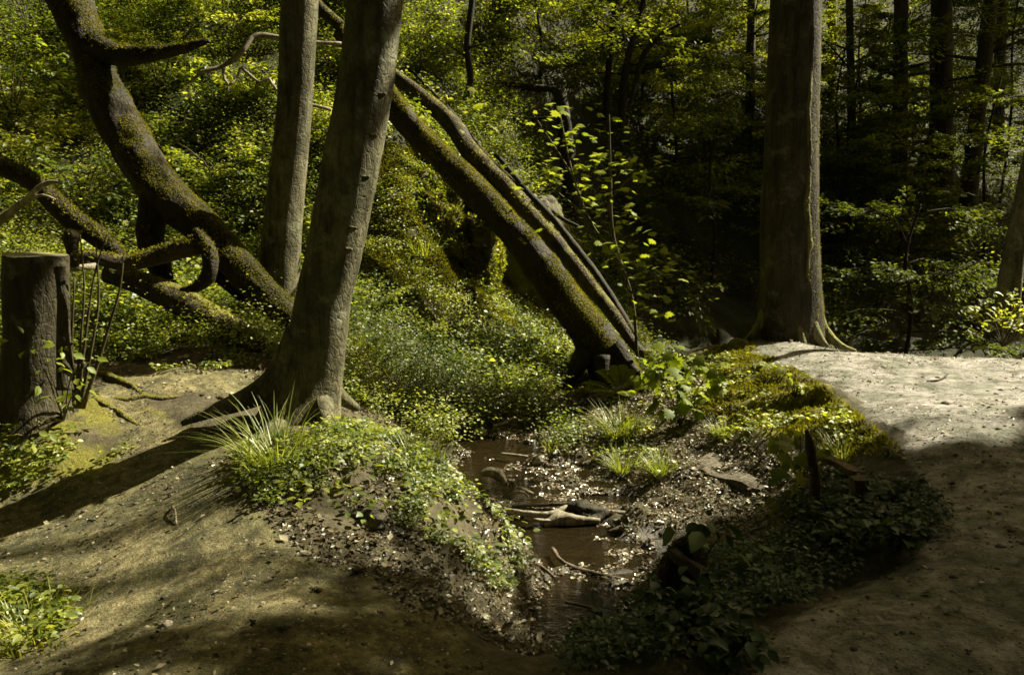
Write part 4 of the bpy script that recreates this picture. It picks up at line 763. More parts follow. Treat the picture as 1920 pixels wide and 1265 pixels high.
# fern and its mossy root ledge
b = W(1165, 742, 8.0); fern = thing('fern', b, 'small fern on the root ledge below the leaning log', 'fern')
mb = MB(); st = MB()
for az, L, el in [(2.3, .52, 1.1), (1.2, .50, 1.25), (.5, .44, .9), (2.9, .42, .8), (-.4, .40, .8), (1.7, .55, 1.3), (-1.4, .3, .7), (3.6, .36, .7)]:
    t_ = np.linspace(0, 1, 15); d = np.array([math.cos(az), math.sin(az) * .6, 0]); C = b + L * (t_[:, None] * d * math.cos(el) * 1.5 + np.array([0, 0, 1]) * (math.sin(el) * t_ - .45 * t_ ** 2.4)[:, None])
    v_, f_, _ = tube(C[::3], np.full(5, .003), 4, 0, step=.05); st.add(v_, f_)
    T = nrm(np.gradient(C, axis=0)); S = nrm(np.cross(T, [0, 0, 1.]))
    for sg in (-1, 1): leaves(mb, T_RH, C[1:], S[1:] * sg + T[1:] * .45, np.cross(S[1:], T[1:]), .12 * np.sin(np.clip(t_[1:] * 2.6 + .35, 0, 3.05)) + .012, np.full(14, .85), .55)
st.build('stem', M['twig'], fern); mb.build('frond', M['maple'], fern)
V, F, N = lump(W(1118, 765, 8.35), .36, 40, .3, 1.8, 4, (1.25, .8, .5), 28); o = thing('root_ledge', W(1118, 790, 8.35), 'mossy overhanging root ledge above the head of the stream', 'bank ledge'); m = MB(); m.add(V, F); m.build('turf', M['rock'], o); fuzz(V, N, F, 2500, .03, up=.1, parent=o)
limb(o, 'root', [(1205, 712, 8.2, 9), (1175, 722, 8.05, 9), (1150, 735, 8.0, 8), (1128, 748, 7.95, 5), (1108, 752, 7.95, 2.5)], 'dead', 9, .2, seed=97)
limb(o, 'root', [(1150, 735, 8.0, 5), (1125, 740, 8, 4), (1105, 742, 7.98, 2)], 'dead', 7, .2, seed=98)

# grass tufts
def tuft(label, px, py, L, n, spread, v=.6, wd=.006, droop=.8, kk=None):
    c = G(px, py); o = thing('grass_tuft', c, label, 'grass tuft', 'grass tufts on the banks'); mb = MB(); a = rng.uniform(0, 6.283, n); r = spread * np.sqrt(rng.uniform(0, 1, n))
    P = c + np.c_[np.cos(a) * r, np.sin(a) * r, np.full(n, -.015)]; D = np.c_[np.cos(a) * rng.uniform(.1, .9, n), np.sin(a) * rng.uniform(.1, .9, n), np.ones(n)] + rng.normal(0, .18, (n, 3))
    blades(mb, P, D, L * rng.uniform(.45, 1.15, n), wd * rng.uniform(.6, 1.3, n), droop, v=v); mb.build('blade', M['grass'], o); return o
tuft('tall bright grass tuft at the foot of the leaning beech', 520, 868, .50, 170, .17, .6, .008, .9)
tuft('thick drooping grass tuft beside the fern', 1165, 815, .42, 420, .16, .62, .006, 1.0)
tuft('spiky grass tuft at the right edge of the stream gravel', 1165, 880, .26, 170, .10, .55)
tuft('spiky grass tuft next to the stone slab', 1240, 885, .26, 190, .11, .6)
tuft('small round grass tuft below the mossy mound', 1358, 815, .20, 230, .09, .55, .005)
tuft('low grass tuft at the lit edge of the water', 1040, 838, .20, 50, .10, .6)
tuft('grass tuft on the left slope above the water', 735, 760, .42, 260, .22, .55)
tuft('grass tuft high on the left slope right of the beech', 672, 660, .40, 200, .25, .5)
tuft('bright grass tuft behind the timber boards', 1580, 858, .24, 240, .13, .8)
tuft('yellowish grass wisps on the crest of the left bank', 770, 862, .22, 140, .22, .45)
tuft('sunlit grass tuft on the rock shelf', 795, 480, .4, 120, .2, .6)
tuft('coarse grass tuft at the bottom left corner', 60, 1190, .20, 260, .22, .75, .006)

# slab and stones
def slab(label, poly, z0, th, mat='stone', name='stone_slab'):
    top = np.array([Z(x, y, z) for x, y, z in poly]); n = len(top); bot = top - [0, 0, th]; bot = bot + nrm(bot - bot.mean(0)) * .03
    o = thing(name, bot.mean(0), label, 'stone slab'); import bmesh; bm = bmesh.new(); v = [bm.verts.new(p) for p in np.vstack([top, bot])]
    bm.faces.new(v[:n]); bm.faces.new(v[n:][::-1])
    for i in range(n): bm.faces.new([v[i], v[n + i], v[n + (i + 1) % n], v[(i + 1) % n]])
    bmesh.ops.recalc_face_normals(bm, faces=bm.faces); bmesh.ops.triangulate(bm, faces=bm.faces); bmesh.ops.subdivide_edges(bm, edges=bm.edges, cuts=5, use_grid_fill=True)
    for q in bm.verts:
        p = np.array(q.co); q.co = Vector((p + (np.array([fbm(p[None] * 9, 3)[0], fbm(p[None] * 9 + 5, 3)[0], fbm(p[None] * 6 + 9, 3)[0]]) * .035)).tolist())
    me = bpy.data.meshes.new('slab'); bm.to_mesh(me); bm.free(); me.transform(__import__('mathutils').Matrix.Translation(-Vector(o.location)))
    me.materials.append(M['slab']); s = bpy.data.objects.new('slab', me); COL.objects.link(s); s.parent = o; return o
def slab_mat():
    m, n, out = mat_new('rough_slab'); t = objco(n); a = noise(n, 30, 6, .75, t); b_ = noise(n, 3, 4, .6, t)
    c = ramp(n, a, [(.3, (.035, .029, .02)), (.5, (.12, .10, .075)), (.7, (.26, .225, .18))]); c = mixc(n, 1.0, c, ramp(n, b_, [(.3, (.7, .72, .6)), (.7, (1.1, 1.1, 1.1))]), 'MULTIPLY')
    p = nd(n, 'ShaderNodeBsdfPrincipled', Roughness=.9); n.links.new(c, p.inputs[0]); n.links.new(bump(n, a, 1, .02), p.inputs['Normal']); n.links.new(p.outputs[0], out.inputs[0]); return m
M['slab'] = slab_mat()
slab('flat rough stone slab on the right bank', [(1302, 868, -.515), (1345, 838, -.485), (1440, 836, -.45), (1478, 890, -.465), (1425, 916, -.505), (1330, 885, -.515)], 0, .045)
def stone(label, px, py, r, sq=(1, .8, .6), seed=0, dz=0, name='stone', mat='pebbles', grp='stones in the stream'):
    c = G(px, py) + [0, 0, dz]; V, F, D = lump(c, r, 30, .34, 1.5, seed, sq, 22); m = MB(); m.add(V, F, .75); o = m.build(name, M['pebble' if mat == 'pebbles' else mat], base=c - [0, 0, r * sq[2] * .6]); return tag(o, label, 'stone', grp)
for i, a in enumerate([('small pale rounded stone at the far edge of the water', 903, 812, .06), ('dark wet stone left of the head of the stream', 880, 828, .10), ('blackish stone lump below the bleached branches', 1085, 1005, .075), ('dark stone standing in the lower pool', 1118, 1052, .075),
        ('dark boulder jammed against the bleached branches', 1097, 962, .14), ('small wet stone right of the blackish lump', 1105, 1012, .05), ('pale lit pebble on the left path', 310, 1172, .025), ('half buried grey stone on the left bank', 695, 975, .09),
        ('small dark stone beside the lower pool stone', 1135, 1060, .045), ('flat stone under the far grass tuft', 1010, 862, .07), ('stone at the lower right of the stream', 1198, 1150, .06), ('dark round stone by the root ledge', 1062, 805, .09)]):
    stone(a[0], a[1], a[2], a[3], seed=i * 3 + 1, mat='darkbark' if i in (1, 2, 3, 4, 11) else 'stone' if i == 7 else 'pebbles')

# driftwood in the stream
def stick(label, pts, mat='dead', cat='driftwood', z=WZ, name='driftwood', seg=10, rough=.14, seed=0, grp='driftwood in the stream', onground=False):
    P = np.array([G(x, y) + [0, 0, dz] if onground else Z(x, y, z + dz) for x, y, r, dz in pts]); R = np.array([px2m(r * 1.0, p[1]) for (x, y, r, dz), p in zip(pts, P)])
    V, F, N = tube(P, R, seg, rough * 1.8, 8, step=.02, seed=seed); m = MB(); m.add(V, F); o = m.build(name, M[mat], base=P[0]); return tag(o, label, cat, grp)
stick('long bleached branch lying nearest the left bank', [(952, 956, 5, .10), (990, 962, 6, .09), (1030, 962, 6, .08), (1062, 950, 5, .09)], seed=1)
stick('thick grey bleached branch with a broken pale tip', [(1020, 978, 14, .02), (1050, 972, 15, .04), (1085, 973, 10, .04), (1125, 975, 5, .03)], 'dead', seed=2)
stick('thin bleached branch under the long one', [(985, 968, 5, .06), (1010, 975, 5, .05), (1040, 976, 5, .03)], seed=3)
stick('dark slim branch behind the bleached ones', [(960, 948, 3, .08), (1010, 946, 4, .08), (1065, 944, 4, .08)], 'wetwood', seed=4)
stick('grey stick pointing right from the dark boulder', [(1118, 960, 5, .05), (1150, 960, 5, .04), (1185, 962, 3, .03)], 'dead', seed=5)
stick('dark thin stick by the right shore', [(1160, 965, 3, .02), (1190, 962, 3, .03), (1215, 960, 2, .03)], 'wetwood', seed=6)
stick('upper of two grey sticks at the right shore', [(1148, 976, 5, .05), (1190, 977, 5, .05), (1236, 974, 5, .05)], 'dead', seed=7)
stick('forked wet branch below the grey sticks', [(1138, 998, 4, .02), (1165, 990, 8, .04), (1200, 985, 6, .05), (1225, 978, 4, .06)], 'wetwood', seed=8)
stick('short stub leaning off the forked wet branch', [(1163, 988, 6, .05), (1176, 998, 5, .03), (1182, 1008, 4, .0)], 'wetwood', seed=9)
stick('long thin dark stick across the lower pool', [(1036, 1028, 4, .04), (1050, 1048, 4, .04), (1075, 1062, 4, .02), (1120, 1075, 3.5, .02), (1178, 1088, 3, .01)], 'wetwood', seed=10)
stick('dark curved stick at the left edge of the lower pool', [(985, 1050, 3, .10), (1015, 1062, 4, .08), (1040, 1082, 3, .05)], 'wetwood', seed=11)
stick('dark thin stick sunk near the bottom of the stream', [(1060, 1128, 3, .02), (1110, 1140, 3, .01), (1155, 1168, 2, .0)], 'wetwood', seed=12)
stick('bleached curved bark piece on the left shore', [(900, 888, 4, .12), (920, 884, 11, .13), (938, 892, 11, .10), (948, 905, 5, .05)], 'dead', seed=13)
stick('hooped pale twig on the left shore', [(955, 930, 2.5, .05), (965, 922, 2.5, .1), (980, 922, 2.5, .1), (990, 930, 2.5, .04)], 'dead', seed=14)
stick('pale wedge of wood beside the hooped twig', [(972, 914, 5, .08), (985, 920, 6, .06), (1000, 925, 3, .04)], 'dead', seed=15)
stick('small pale stick on the gravel bar', [(940, 850, 2.5, .05), (960, 852, 3, .06), (990, 856, 2.5, .06)], 'dead', seed=16)
stick('pale crossing twig on the far gravel', [(925, 798, 2.5, .1), (950, 790, 2.5, .14), (965, 782, 1.6, .2)], 'dead', seed=17)
# timber remains of the old revetment on the right
def board(P0, P1, w_, h_, mat='plank', roll=0, seed=0):
    P0, P1 = np.asarray(P0), np.asarray(P1); d = nrm(P1 - P0); s = nrm(np.cross(d, [0, 0, 1.])) if abs(d[2]) < .95 else np.array([1., 0, 0]); u_ = np.cross(s, d)
    c, q = math.cos(roll), math.sin(roll); s, u_ = s * c + u_ * q, u_ * c - s * q
    n = 12; t = np.linspace(0, 1, n); prof = np.array([[-1, -.85], [-.85, -1], [.85, -1], [1, -.85], [1, .85], [.85, 1], [-.85, 1], [-1, .85]]); k = len(prof)
    C = P0 + (P1 - P0) * t[:, None]; V = C[:, None] + s * (prof[:, 0] * w_ / 2)[None, :, None] + u_ * (prof[:, 1] * h_ / 2)[None, :, None]; V = V.reshape(-1, 3)
    V = V + .22 * min(w_, h_) * np.c_[fbm(V * 9 + seed, 3), fbm(V * 9 + seed + 3, 3), fbm(V * 9 + seed + 7, 3)] * 2
    i = np.arange(n - 1)[:, None] * k; j = np.arange(k)[None]; jn = (j + 1) % k; Qd = np.stack([i + j, i + jn, i + k + jn, i + k + j], -1).reshape(-1, 4)
    return V, [Qd, np.arange(k)[::-1][None], (np.arange(k) + (n - 1) * k)[None]]
def timber(name, label, P0, P1, w_, h_, mat='plank', roll=0, cat='timber', grp='old timber by the right path', seed=0):
    V, F = board(P0, P1, w_, h_, mat, roll, seed); m = MB(); m.add(V, F); o = m.build(name, M[mat], smooth=False, base=np.asarray(P0)); return tag(o, label, cat, grp)
g = G(1528, 960)
V, F, N = tube([W(1530, 990, g[1] - .1), W(1527, 900, g[1] - .1), W(1520, 838, g[1] - .1), W(1512, 806, g[1] - .1)], [.032, .028, .027, .010], 14, .22, 9, step=.025, seed=5); m = MB(); m.add(V, F); tag(m.build('timber_post', M['plank'], base=V[0]), 'dark upright post with a pointed top beside the slab', 'post', 'old timber by the right path')
timber('timber_plank', 'short grey plank lying behind the dark post', W(1552, 862, 4.75), W(1612, 892, 4.45), .07, .04, seed=2)
timber('timber_post', 'square dark post end behind the thin pole', W(1620, 985, 4.1), W(1610, 898, 4.1), .075, .06, 'plank', cat='post', seed=3)
timber('timber_beam', 'dark horizontal beam among the ivy on the right bank', W(1625, 932, 4.15), W(1735, 940, 4.2), .06, .05, 'plank', cat='beam', seed=4)
o = stick('thin straight pale pole slanting across the dark timber', [(1600, 905, 3.5, 0), (1660, 950, 3.5, 0), (1700, 975, 3.5, 0), (1765, 1022, 3.5, 0)], 'twig', 'pole', -.12, 'slanting_pole', 8, .03, 20, 'old timber by the right path')
timber('timber_beam', 'leaning timber end under the big leaf by the stream', W(1262, 1035, 3.75), W(1325, 1085, 3.5), .05, .05, 'darkbark', seed=6, cat='beam')
o = thing('mossy_block', G(1275, 1110), 'dark mossy block rising from the leaves at the stream edge', 'block'); V, F, N = lump(W(1278, 1065, 3.85), .135, 30, .22, 1.6, 33, (.85, .8, 1.25), 22); m = MB(); m.add(V, F); m.build('wood', M['darkbark'], o); fuzz(V, N, F, 3500, .018, up=.5, parent=o, vmean=.3)
seedling('butterbur', 'very large drooping dark leaves over the mossy block', G(1290, 1120), [W(1280, 1012, 3.72), W(1320, 985, 3.7), W(1355, 1000, 3.68)], .13, 4, mat='dark', v=.75, spread=.03, T=T_OV)
seedling('butterbur', 'broad grey lit leaves low beside the mossy block', G(1400, 1130), [W(1400, 1040, 3.6), W(1420, 1070, 3.5), W(1385, 1050, 3.6)], .09, 3, mat='dark', v=1, spread=.03)
# roots across the left path
for i, (lab, ps) in enumerate([('dark root stepping across the left path near the shoots', [(178, 702, 7, 0), (200, 706, 9, .0), (225, 716, 9, .005), (250, 726, 8, -.005), (275, 740, 6, -.02)]), ('low root crossing the left path toward the beech', [(205, 742, 5, -.02), (235, 750, 7, -.005), (268, 746, 7, 0), (300, 748, 7, -.005), (345, 742, 5, -.02)]),
        ('pale trodden root running down the left path', [(175, 745, 7, -.01), (205, 762, 8, -.005), (235, 782, 8, -.01), (290, 812, 5, -.03)]), ('small curled twig standing on the left path', [(318, 958, 2, .005), (328, 966, 2, .03), (331, 985, 2, .005)])]):
    stick(lab, ps, 'log' if i < 3 else 'dead', 'root' if i < 3 else 'twig', .0, 'tree_root' if i < 3 else 'twig', 10, .15, 100 + i, None, True)
stick('fallen dark twig on the mound path', [(1738, 716, 1.5, .005), (1762, 714, 2, .01), (1778, 706, 1.5, .03)], 'wetwood', 'twig', -.05, 'twig', 6, .1, 120, None, True)

# ------------------------------------------------------------------ ground plants nobody could count
def scatter(n, xr, yr, keep, wfun=None):
    x = rng.uniform(*xr, n); y = rng.uniform(*yr, n); z = h_fast(x, y); P = np.c_[x, y, z]; px, py, f = proj(P)
    k = keep(P, px, py); return P[k], n_fast(P[k, 0], P[k, 1])
def pathv(P): return masks(P)
rocks = [(W(735, 425, 10.75), 1.0), ]
STREAM = lambda P: P[:, 2] < WZ + .04
# leafy cover on the near hillside
ROCKP = [(630, 270), (720, 262), (800, 290), (862, 400), (960, 430), (1050, 560), (1040, 620), (940, 610), (880, 565), (760, 560), (630, 540)]
def keep_hill(P, px, py):
    return ~(inpoly(px, py, [(1035, 700), (1240, 680), (1240, 810), (1035, 800)]) & (P[:, 1] < 9.2)) & ~(inpoly(px, py, ROCKP) & (P[:, 1] > 8.8) & (P[:, 1] < 11.5)) & (pathv(P) < .3) & ~STREAM(P) & (P[:, 1] > 5.6 + np.maximum(0, -P[:, 0] - 3) * -.2) & (P[:, 0] < 1.9 - (P[:, 1] < 8.2) * 1.3) & ((P[:, 1] > 6.6) | (P[:, 0] < -3.6)) & (fbm(P * 1.5, 3) > -.42)
P, NG = scatter(52000, (-9, 2.2), (5.4, 14.5), keep_hill)
sz = np.exp(rng.normal(0, .35, len(P))) * (1 + .5 * fbm(P * .8, 3))
mb = MB(); hm = 1 + 1.6 * np.maximum(0, fbm(P * np.array([1.3, 1.3, 1.3]) + 11, 2)); herbs(mb, P, NG, .20 * sz * hm, .10 * sz * hm, 14, .031, vmean=.55 + .5 * fbm(P * 1.2 + 3, 3), vs=.1); tag(mb.build('undergrowth', M['cover']), 'dense small leaved undergrowth covering the left slope', kind='stuff')
print('cover', len(P))
P, NG = scatter(3400, (-9, 2.2), (7.5, 15), lambda P, px, py: keep_hill(P, px, py) & (fbm(P * .8 + 31, 2) > .0)); mb = MB(); herbs(mb, P, NG, .36, .2, 16, .062, T_OV, .62); tag(mb.build('broad_undergrowth', M['cover']), 'taller broad leaved herbs among the slope undergrowth', kind='stuff')
P, NG = scatter(170000, (-2.8, .6), (9.0, 12.2), lambda P, px, py: inpoly(px, py, ROCKP) & (P[:, 1] > 9.0) & (P[:, 1] < 12.2) & (fbm(P * 2.6 + 5, 3) > -.35)); k = len(P); print('bankmoss', k)
mb = MB(); leaves(mb, T_RH, P, NG + rng.normal(0, .6, (k, 3)) - [0, 0, .3], rdir(k, -1, 1), .032 * rng.uniform(.5, 1.5, k), np.clip(.62 + .5 * fbm(P * 2, 3) + rng.normal(0, .15, k), 0, 1), .7); tag(mb.build('bank_moss', M['moss']), 'golden moss hanging on the steep bank left of the leaning log', kind='stuff')
P, NG = scatter(5000, (-2.8, .6), (9.0, 12.2), lambda P, px, py: inpoly(px, py, ROCKP) & (P[:, 1] > 9.0) & (fbm(P * 2.1 + 15, 3) > .08)); mb = MB(); herbs(mb, P, NG, .13, .09, 10, .03, vmean=.6); tag(mb.build('steep_bank_herbs', M['cover']), 'small herbs rooted in the moss of the steep bank', kind='stuff')
# grass wisps through the slope
P, NG = scatter(5200, (-6, 1.5), (6.0, 13), lambda P, px, py: keep_hill(P, px, py) & (fbm(P * 1.1 + 7, 2) > .12)); n = len(P); k = 7; I = np.repeat(np.arange(n), k)
mb = MB(); blades(mb, P[I] + rng.normal(0, .05, (n * k, 3)) * [1, 1, 0], NG[I] * .6 + rng.normal(0, .35, (n * k, 3)) + [0, 0, .9], .24 * rng.uniform(.5, 1.2, n * k), .005, 1.0, 3, .45); tag(mb.build('slope_grass', M['grass']), 'fine drooping grass on the left slope', kind='stuff')
# far slopes
def keep_far(P, px, py): return ~((P[:, 0] > .5) & (P[:, 1] < 17) & (fbm(P * .9, 2) > -.35)) & (P[:, 1] > 11.5) & ~((P[:, 0] < 2) & (P[:, 1] < 13)) & (pathv(P) < .2)
P, NG = scatter(24000, (-22, 26), (11.5, 36), keep_far); d = P[:, 1]; k_ = rng.uniform(0, 1, len(P)) < np.clip((18 / d) ** 1.0, 0, 1); P, NG = P[k_], NG[k_]
sz = np.exp(rng.normal(0, .35, len(P))) * (1 + .6 * fbm(P * .5, 3)); mb = MB(); herbs(mb, P, NG, .42 * sz, .34 * sz, 24, .07, vmean=.5); tag(mb.build('far_undergrowth', M['back']), 'leafy undergrowth on the far ravine slopes', kind='stuff')
print('far', len(P))
# left bank plants in front
BANK = [(440, 840), (520, 830), (640, 800), (760, 830), (880, 930), (960, 1010), (985, 1100), (940, 1110), (820, 1090), (700, 1060), (570, 1010), (480, 945)]
P, NG = scatter(9000, (-2.2, .5), (3.6, 6.3), lambda P, px, py: inpoly(px, py, BANK) & (fbm(P * 4.0, 3) > -.04 + .14 * sstep(750, 1000, px)))
mb = MB(); herbs(mb, P, NG, .08, .06, 8, .024, T_OV, .5); tag(mb.build('bank_herbs', M['cover']), 'low green herbs on the left bank beneath the beech', kind='stuff'); print('bank', len(P))
P, NG = scatter(260, (-2.2, .5), (3.6, 6.3), lambda P, px, py: inpoly(px, py, BANK)); mb = MB(); herbs(mb, P, NG, .12, .08, 9, .042, T_OV, .62); tag(mb.build('bank_leaves', M['cover']), 'broader leaves scattered on the left bank', kind='stuff')
# bottom left corner, stump foot, around the path edges
P, NG = scatter(6000, (-5.5, -1.2), (2.0, 6.6), lambda P, px, py: (inpoly(px, py, [(-900, 1040), (60, 1090), (150, 1150), (120, 1210), (0, 1235), (-900, 1240)]) | ((inpoly(px, py, [(-900, 700), (150, 700), (200, 790), (240, 850), (150, 900), (0, 925), (-900, 900)]) | inpoly(px, py, [(180, 600), (500, 640), (480, 690), (300, 700), (180, 680)])) & (fbm(P * 3, 2) > .02))))
mb = MB(); herbs(mb, P, NG, .08, .07, 11, .034, T_OV, .62); tag(mb.build('path_edge_herbs', M['cover']), 'low herbs along the left path edge and around the stump', kind='stuff'); print('edge', len(P))
# right bank sparse plants
RB = [(1100, 790), (1180, 700), (1330, 655), (1400, 660), (1540, 740), (1640, 830), (1590, 880), (1480, 830), (1320, 830), (1270, 900), (1130, 880)]
P, NG = scatter(2600, (.4, 3.2), (4.6, 9.2), lambda P, px, py: inpoly(px, py, RB) & (fbm(P * 3.4 + 3, 3) > .08) & (pathv(P) < .3)); mb = MB(); herbs(mb, P, NG, .07, .06, 8, .036, T_OV, .75); tag(mb.build('mound_herbs', M['cover']), 'pale small plants on the mossy mound', kind='stuff')
P, NG = scatter(85000, (.4, 3.6), (4.6, 9.4), lambda P, px, py: inpoly(px, py, [(1290, 700), (1340, 650), (1400, 640), (1540, 720), (1680, 830), (1700, 860), (1560, 850), (1420, 800), (1310, 780)]) & (fbm(P * 3 + 5, 3) > -.22))
k = len(P); mb = MB(); leaves(mb, T_RH, P, NG + rng.normal(0, .5, (k, 3)), rdir(k, -1, 1), .028 * rng.uniform(.5, 1.4, k), np.clip(rng.normal(.6, .2, k), 0, 1), .7); tag(mb.build('moss_carpet', M['moss']), 'golden green moss carpet on the mound shoulder', kind='stuff')
# shaded plants along the right path: clumps
DK = [(1470, 960), (1560, 900), (1740, 890), (1775, 1000), (1700, 1035), (1560, 1100), (1450, 1165), (1350, 1250), (1180, 1275), (1050, 1275), (1180, 1150), (1250, 1090), (1340, 1050), (1440, 1040)]
P, NG = scatter(6500, (.1, 2.9), (2.2, 4.8), lambda P, px, py: inpoly(px, py, DK) & (fbm(P * 2.6, 3) > -.2)); mb = MB(); herbs(mb, P, NG, .13, .08, 11, .025, T_OV, .42 + .5 * fbm(P * 3, 2)); tag(mb.build('shade_herbs', M['dark']), 'dark leafy herbs filling the shaded right bank', kind='stuff'); print('dk', len(P))  # leaf tone varies in patches to suggest lit and unlit leaves
bl = ['leafy bramble clump between the mossy block and the path', 'dark nettle clump in the middle of the shaded bank', 'nettle clump under the slanting pole', 'low bramble clump at the bottom centre right', 'bushy clump at the foot of the square post', 'leafy clump where the shaded bank meets the stream', 'clump of leaves behind the dark beam', 'small clump at the path edge near the bottom']
for lab, (x, y, r, h) in zip(bl, [(1430, 1110, .16, .24), (1560, 1020, .18, .24), (1680, 1010, .16, .2), (1300, 1190, .17, .22), (1600, 980, .14, .2), (1240, 1150, .15, .2), (1690, 925, .13, .15), (1370, 1215, .12, .14)]):
    c = G(x, y + 25); o = thing('bramble_clump', c, lab, 'bush', 'leafy clumps on the shaded bank'); st = MB(); lf = MB()
    for q in range(11):
        a = rng.uniform(0, 6.28); e = c + np.array([math.cos(a) * r, math.sin(a) * r, h * rng.uniform(.5, 1.1)]) * rng.uniform(.6, 1.1); mid = (c + e) / 2 + [0, 0, h * .25]
        v_, f_, _ = tube([c, mid, e], [.004, .003, .0015], 4, 0, step=.06); st.add(v_, f_)
        t_ = rng.uniform(.3, 1, 16)[:, None]; Pp = c + (e - c) * t_ + [0, 0, h * .25] * (1 - np.abs(2 * t_ - 1)) + rng.normal(0, .03, (16, 3)); leaves(lf, T_OV, Pp, rdir(16, -.5, .2), np.c_[rng.normal(0, .4, 16), rng.normal(0, .4, 16), np.ones(16)], .05 * rng.uniform(.6, 1.3, 16), np.clip(rng.normal(.5, .2, 16), 0, 1))
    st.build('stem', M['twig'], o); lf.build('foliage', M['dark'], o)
# bush at the foot of the right edge tree
c = np.array(W(1880, 650, 9.1)); o = thing('leafy_bush', c, 'pale leaved bush at the foot of the right edge tree', 'bush'); lf = MB(); st = MB()
for q in range(26):
    e = c + rng.normal(0, 1, 3) * [.28, .2, .12] + [.05, 0, .28]; v_, f_, _ = tube([c, (c + e) / 2 + [0, 0, .08], e], [.006, .004, .002], 4, 0, step=.1); st.add(v_, f_)
    spray(lf, None, c * .3 + e * .7, e + (e - c) * .4, .065, 22, .85)
st.build('stem', M['twig'], o); lf.build('foliage', M['cover'], o)

# litter, pebbles
def litter(name, label, n, xr, yr, keep, L, lo=.1, up=.012, v=.5):
    P, NG = scatter(n, xr, yr, keep); k = len(P); mb = MB(); leaves(mb, T_OV if L > .03 else T_RH, P + [0, 0, up * .5], rdir(k, -.25, .45), NG + rng.normal(0, .5, (k, 3)), L * np.exp(rng.normal(-.25, .45, k)), np.clip(rng.normal(v, .25, k) if name != 'path_litter' else np.where(rng.uniform(0, 1, k) < .5, .08, .88), 0, 1)); print(name, k)
    return tag(mb.build(name, M['litter']), label, kind='stuff')
litter('leaf_litter', 'dead leaves strewn over the left bank', 52000, (-2.4, .8), (2.8, 6.6), lambda P, px, py: inpoly(px, py, [(440, 900), (640, 800), (760, 800), (900, 890), (985, 1000), (1040, 1100), (1100, 1275), (980, 1500), (900, 1275), (700, 1090), (560, 1040)]) & (fbm(P * 3.3 + 2, 3) > -.15) & (P[:, 2] > WZ), .025, v=.42)
litter('gravel_litter', 'leaves and chips on the right shore and gravel', 90000, (-.9, 2.6), (3.6, 8.6), lambda P, px, py: (P[:, 2] > WZ - .005) & (P[:, 2] < -.3) & (px > 900) & (fbm(P * 4, 3) > -.4), .024, v=.55)
litter('path_litter', 'crumbs of dead leaf and twig on the paths', 30000, (-4, 5.5), (2.0, 9.5), lambda P, px, py: (pathv(P) > .4) & (fbm(P * 2, 3) > -.2), .019, up=.022, v=.42)
litter('slope_litter', 'dead leaves below the left slope', 9000, (-5, 1.5), (5.6, 9.5), lambda P, px, py: (pathv(P) < .6) & (P[:, 2] > WZ), .035, v=.5)
def pebbles(n, xr, yr, keep, r, name, label):
    P, NG = scatter(n, xr, yr, keep); k = len(P); V0, F0, _ = lump((0, 0, 0), 1, 7, .2, 1.5, 2, (1, .8, .55), 6); mb = MB(); s = r * np.exp(rng.normal(0, .45, k)); a = rng.uniform(0, 6.28, k)
    c, q = np.cos(a), np.sin(a); X = V0[None, :, 0] * c[:, None] - V0[None, :, 1] * q[:, None]; Y = V0[None, :, 0] * q[:, None] + V0[None, :, 1] * c[:, None]
    V = P[:, None] + s[:, None, None] * np.stack([X, Y, np.broadcast_to(V0[:, 2], X.shape)], -1); F = F0[0][None] + (np.arange(k) * len(V0))[:, None, None]
    mb.add(V.reshape(-1, 3), F.reshape(-1, 4), np.repeat(np.clip(rng.normal(.5, .28, k), 0, 1), len(F0[0]))); print(name, k); return tag(mb.build(name, M['pebble']), label, kind='stuff')
M['grit'] = M['stone']
pebbles(2600, (-4, 5.5), (2.0, 9.0), lambda P, px, py: pathv(P) > .5, .009, 'path_grit', 'small stones trodden into the paths').data.materials[0] = M['grit']
pebbles(70000, (-1.2, 1.9), (3.6, 8.6), lambda P, px, py: (P[:, 2] > WZ - .045) & (P[:, 2] < WZ + .07) & (fbm(P * 3.1 + 8, 3) > -.15), .011, 'gravel', 'wet pebbles in and along the stream')

x = rng.uniform(-1.0, 1.7, 60000); y = rng.uniform(3.6, 8.4, 60000); P = np.c_[x, y, np.full(60000, WZ + .004)]
k_ = (h_fast(x, y) < WZ) & (h_fast(x, y) > WZ - .10) & (fbm(np.c_[x * 2.2, y * 4.4, 0 * x + 21], 3) + .8 * fbm(np.c_[x * 9, y * 12, 0 * x + 3], 2) > .12); P = P[k_]; k = len(P); print('float', k)
mb = MB(); leaves(mb, T_OV, P, rdir(k, -.02, .25), rng.normal(0, .3, (k, 3)) + [0, 0, 1], .021 * rng.uniform(.5, 1.6, k), np.clip(rng.normal(.62, .3, k), 0, 1)); tag(mb.build('glint_litter', M['glintleaf']), 'pale wet leaves and chips added on the shallow water as glints', kind='stuff')  # pale chips on the water stand in for sun glints

# ------------------------------------------------------------------ added unseen crowns, clumps placed so their shadows hit chosen ground
def shade(items):
    out = []
    for px, py, r, n, h in items:
        g = G(px, py); s = h / SDIR[2]; out.append((g + SDIR * s, r, n))
    return out
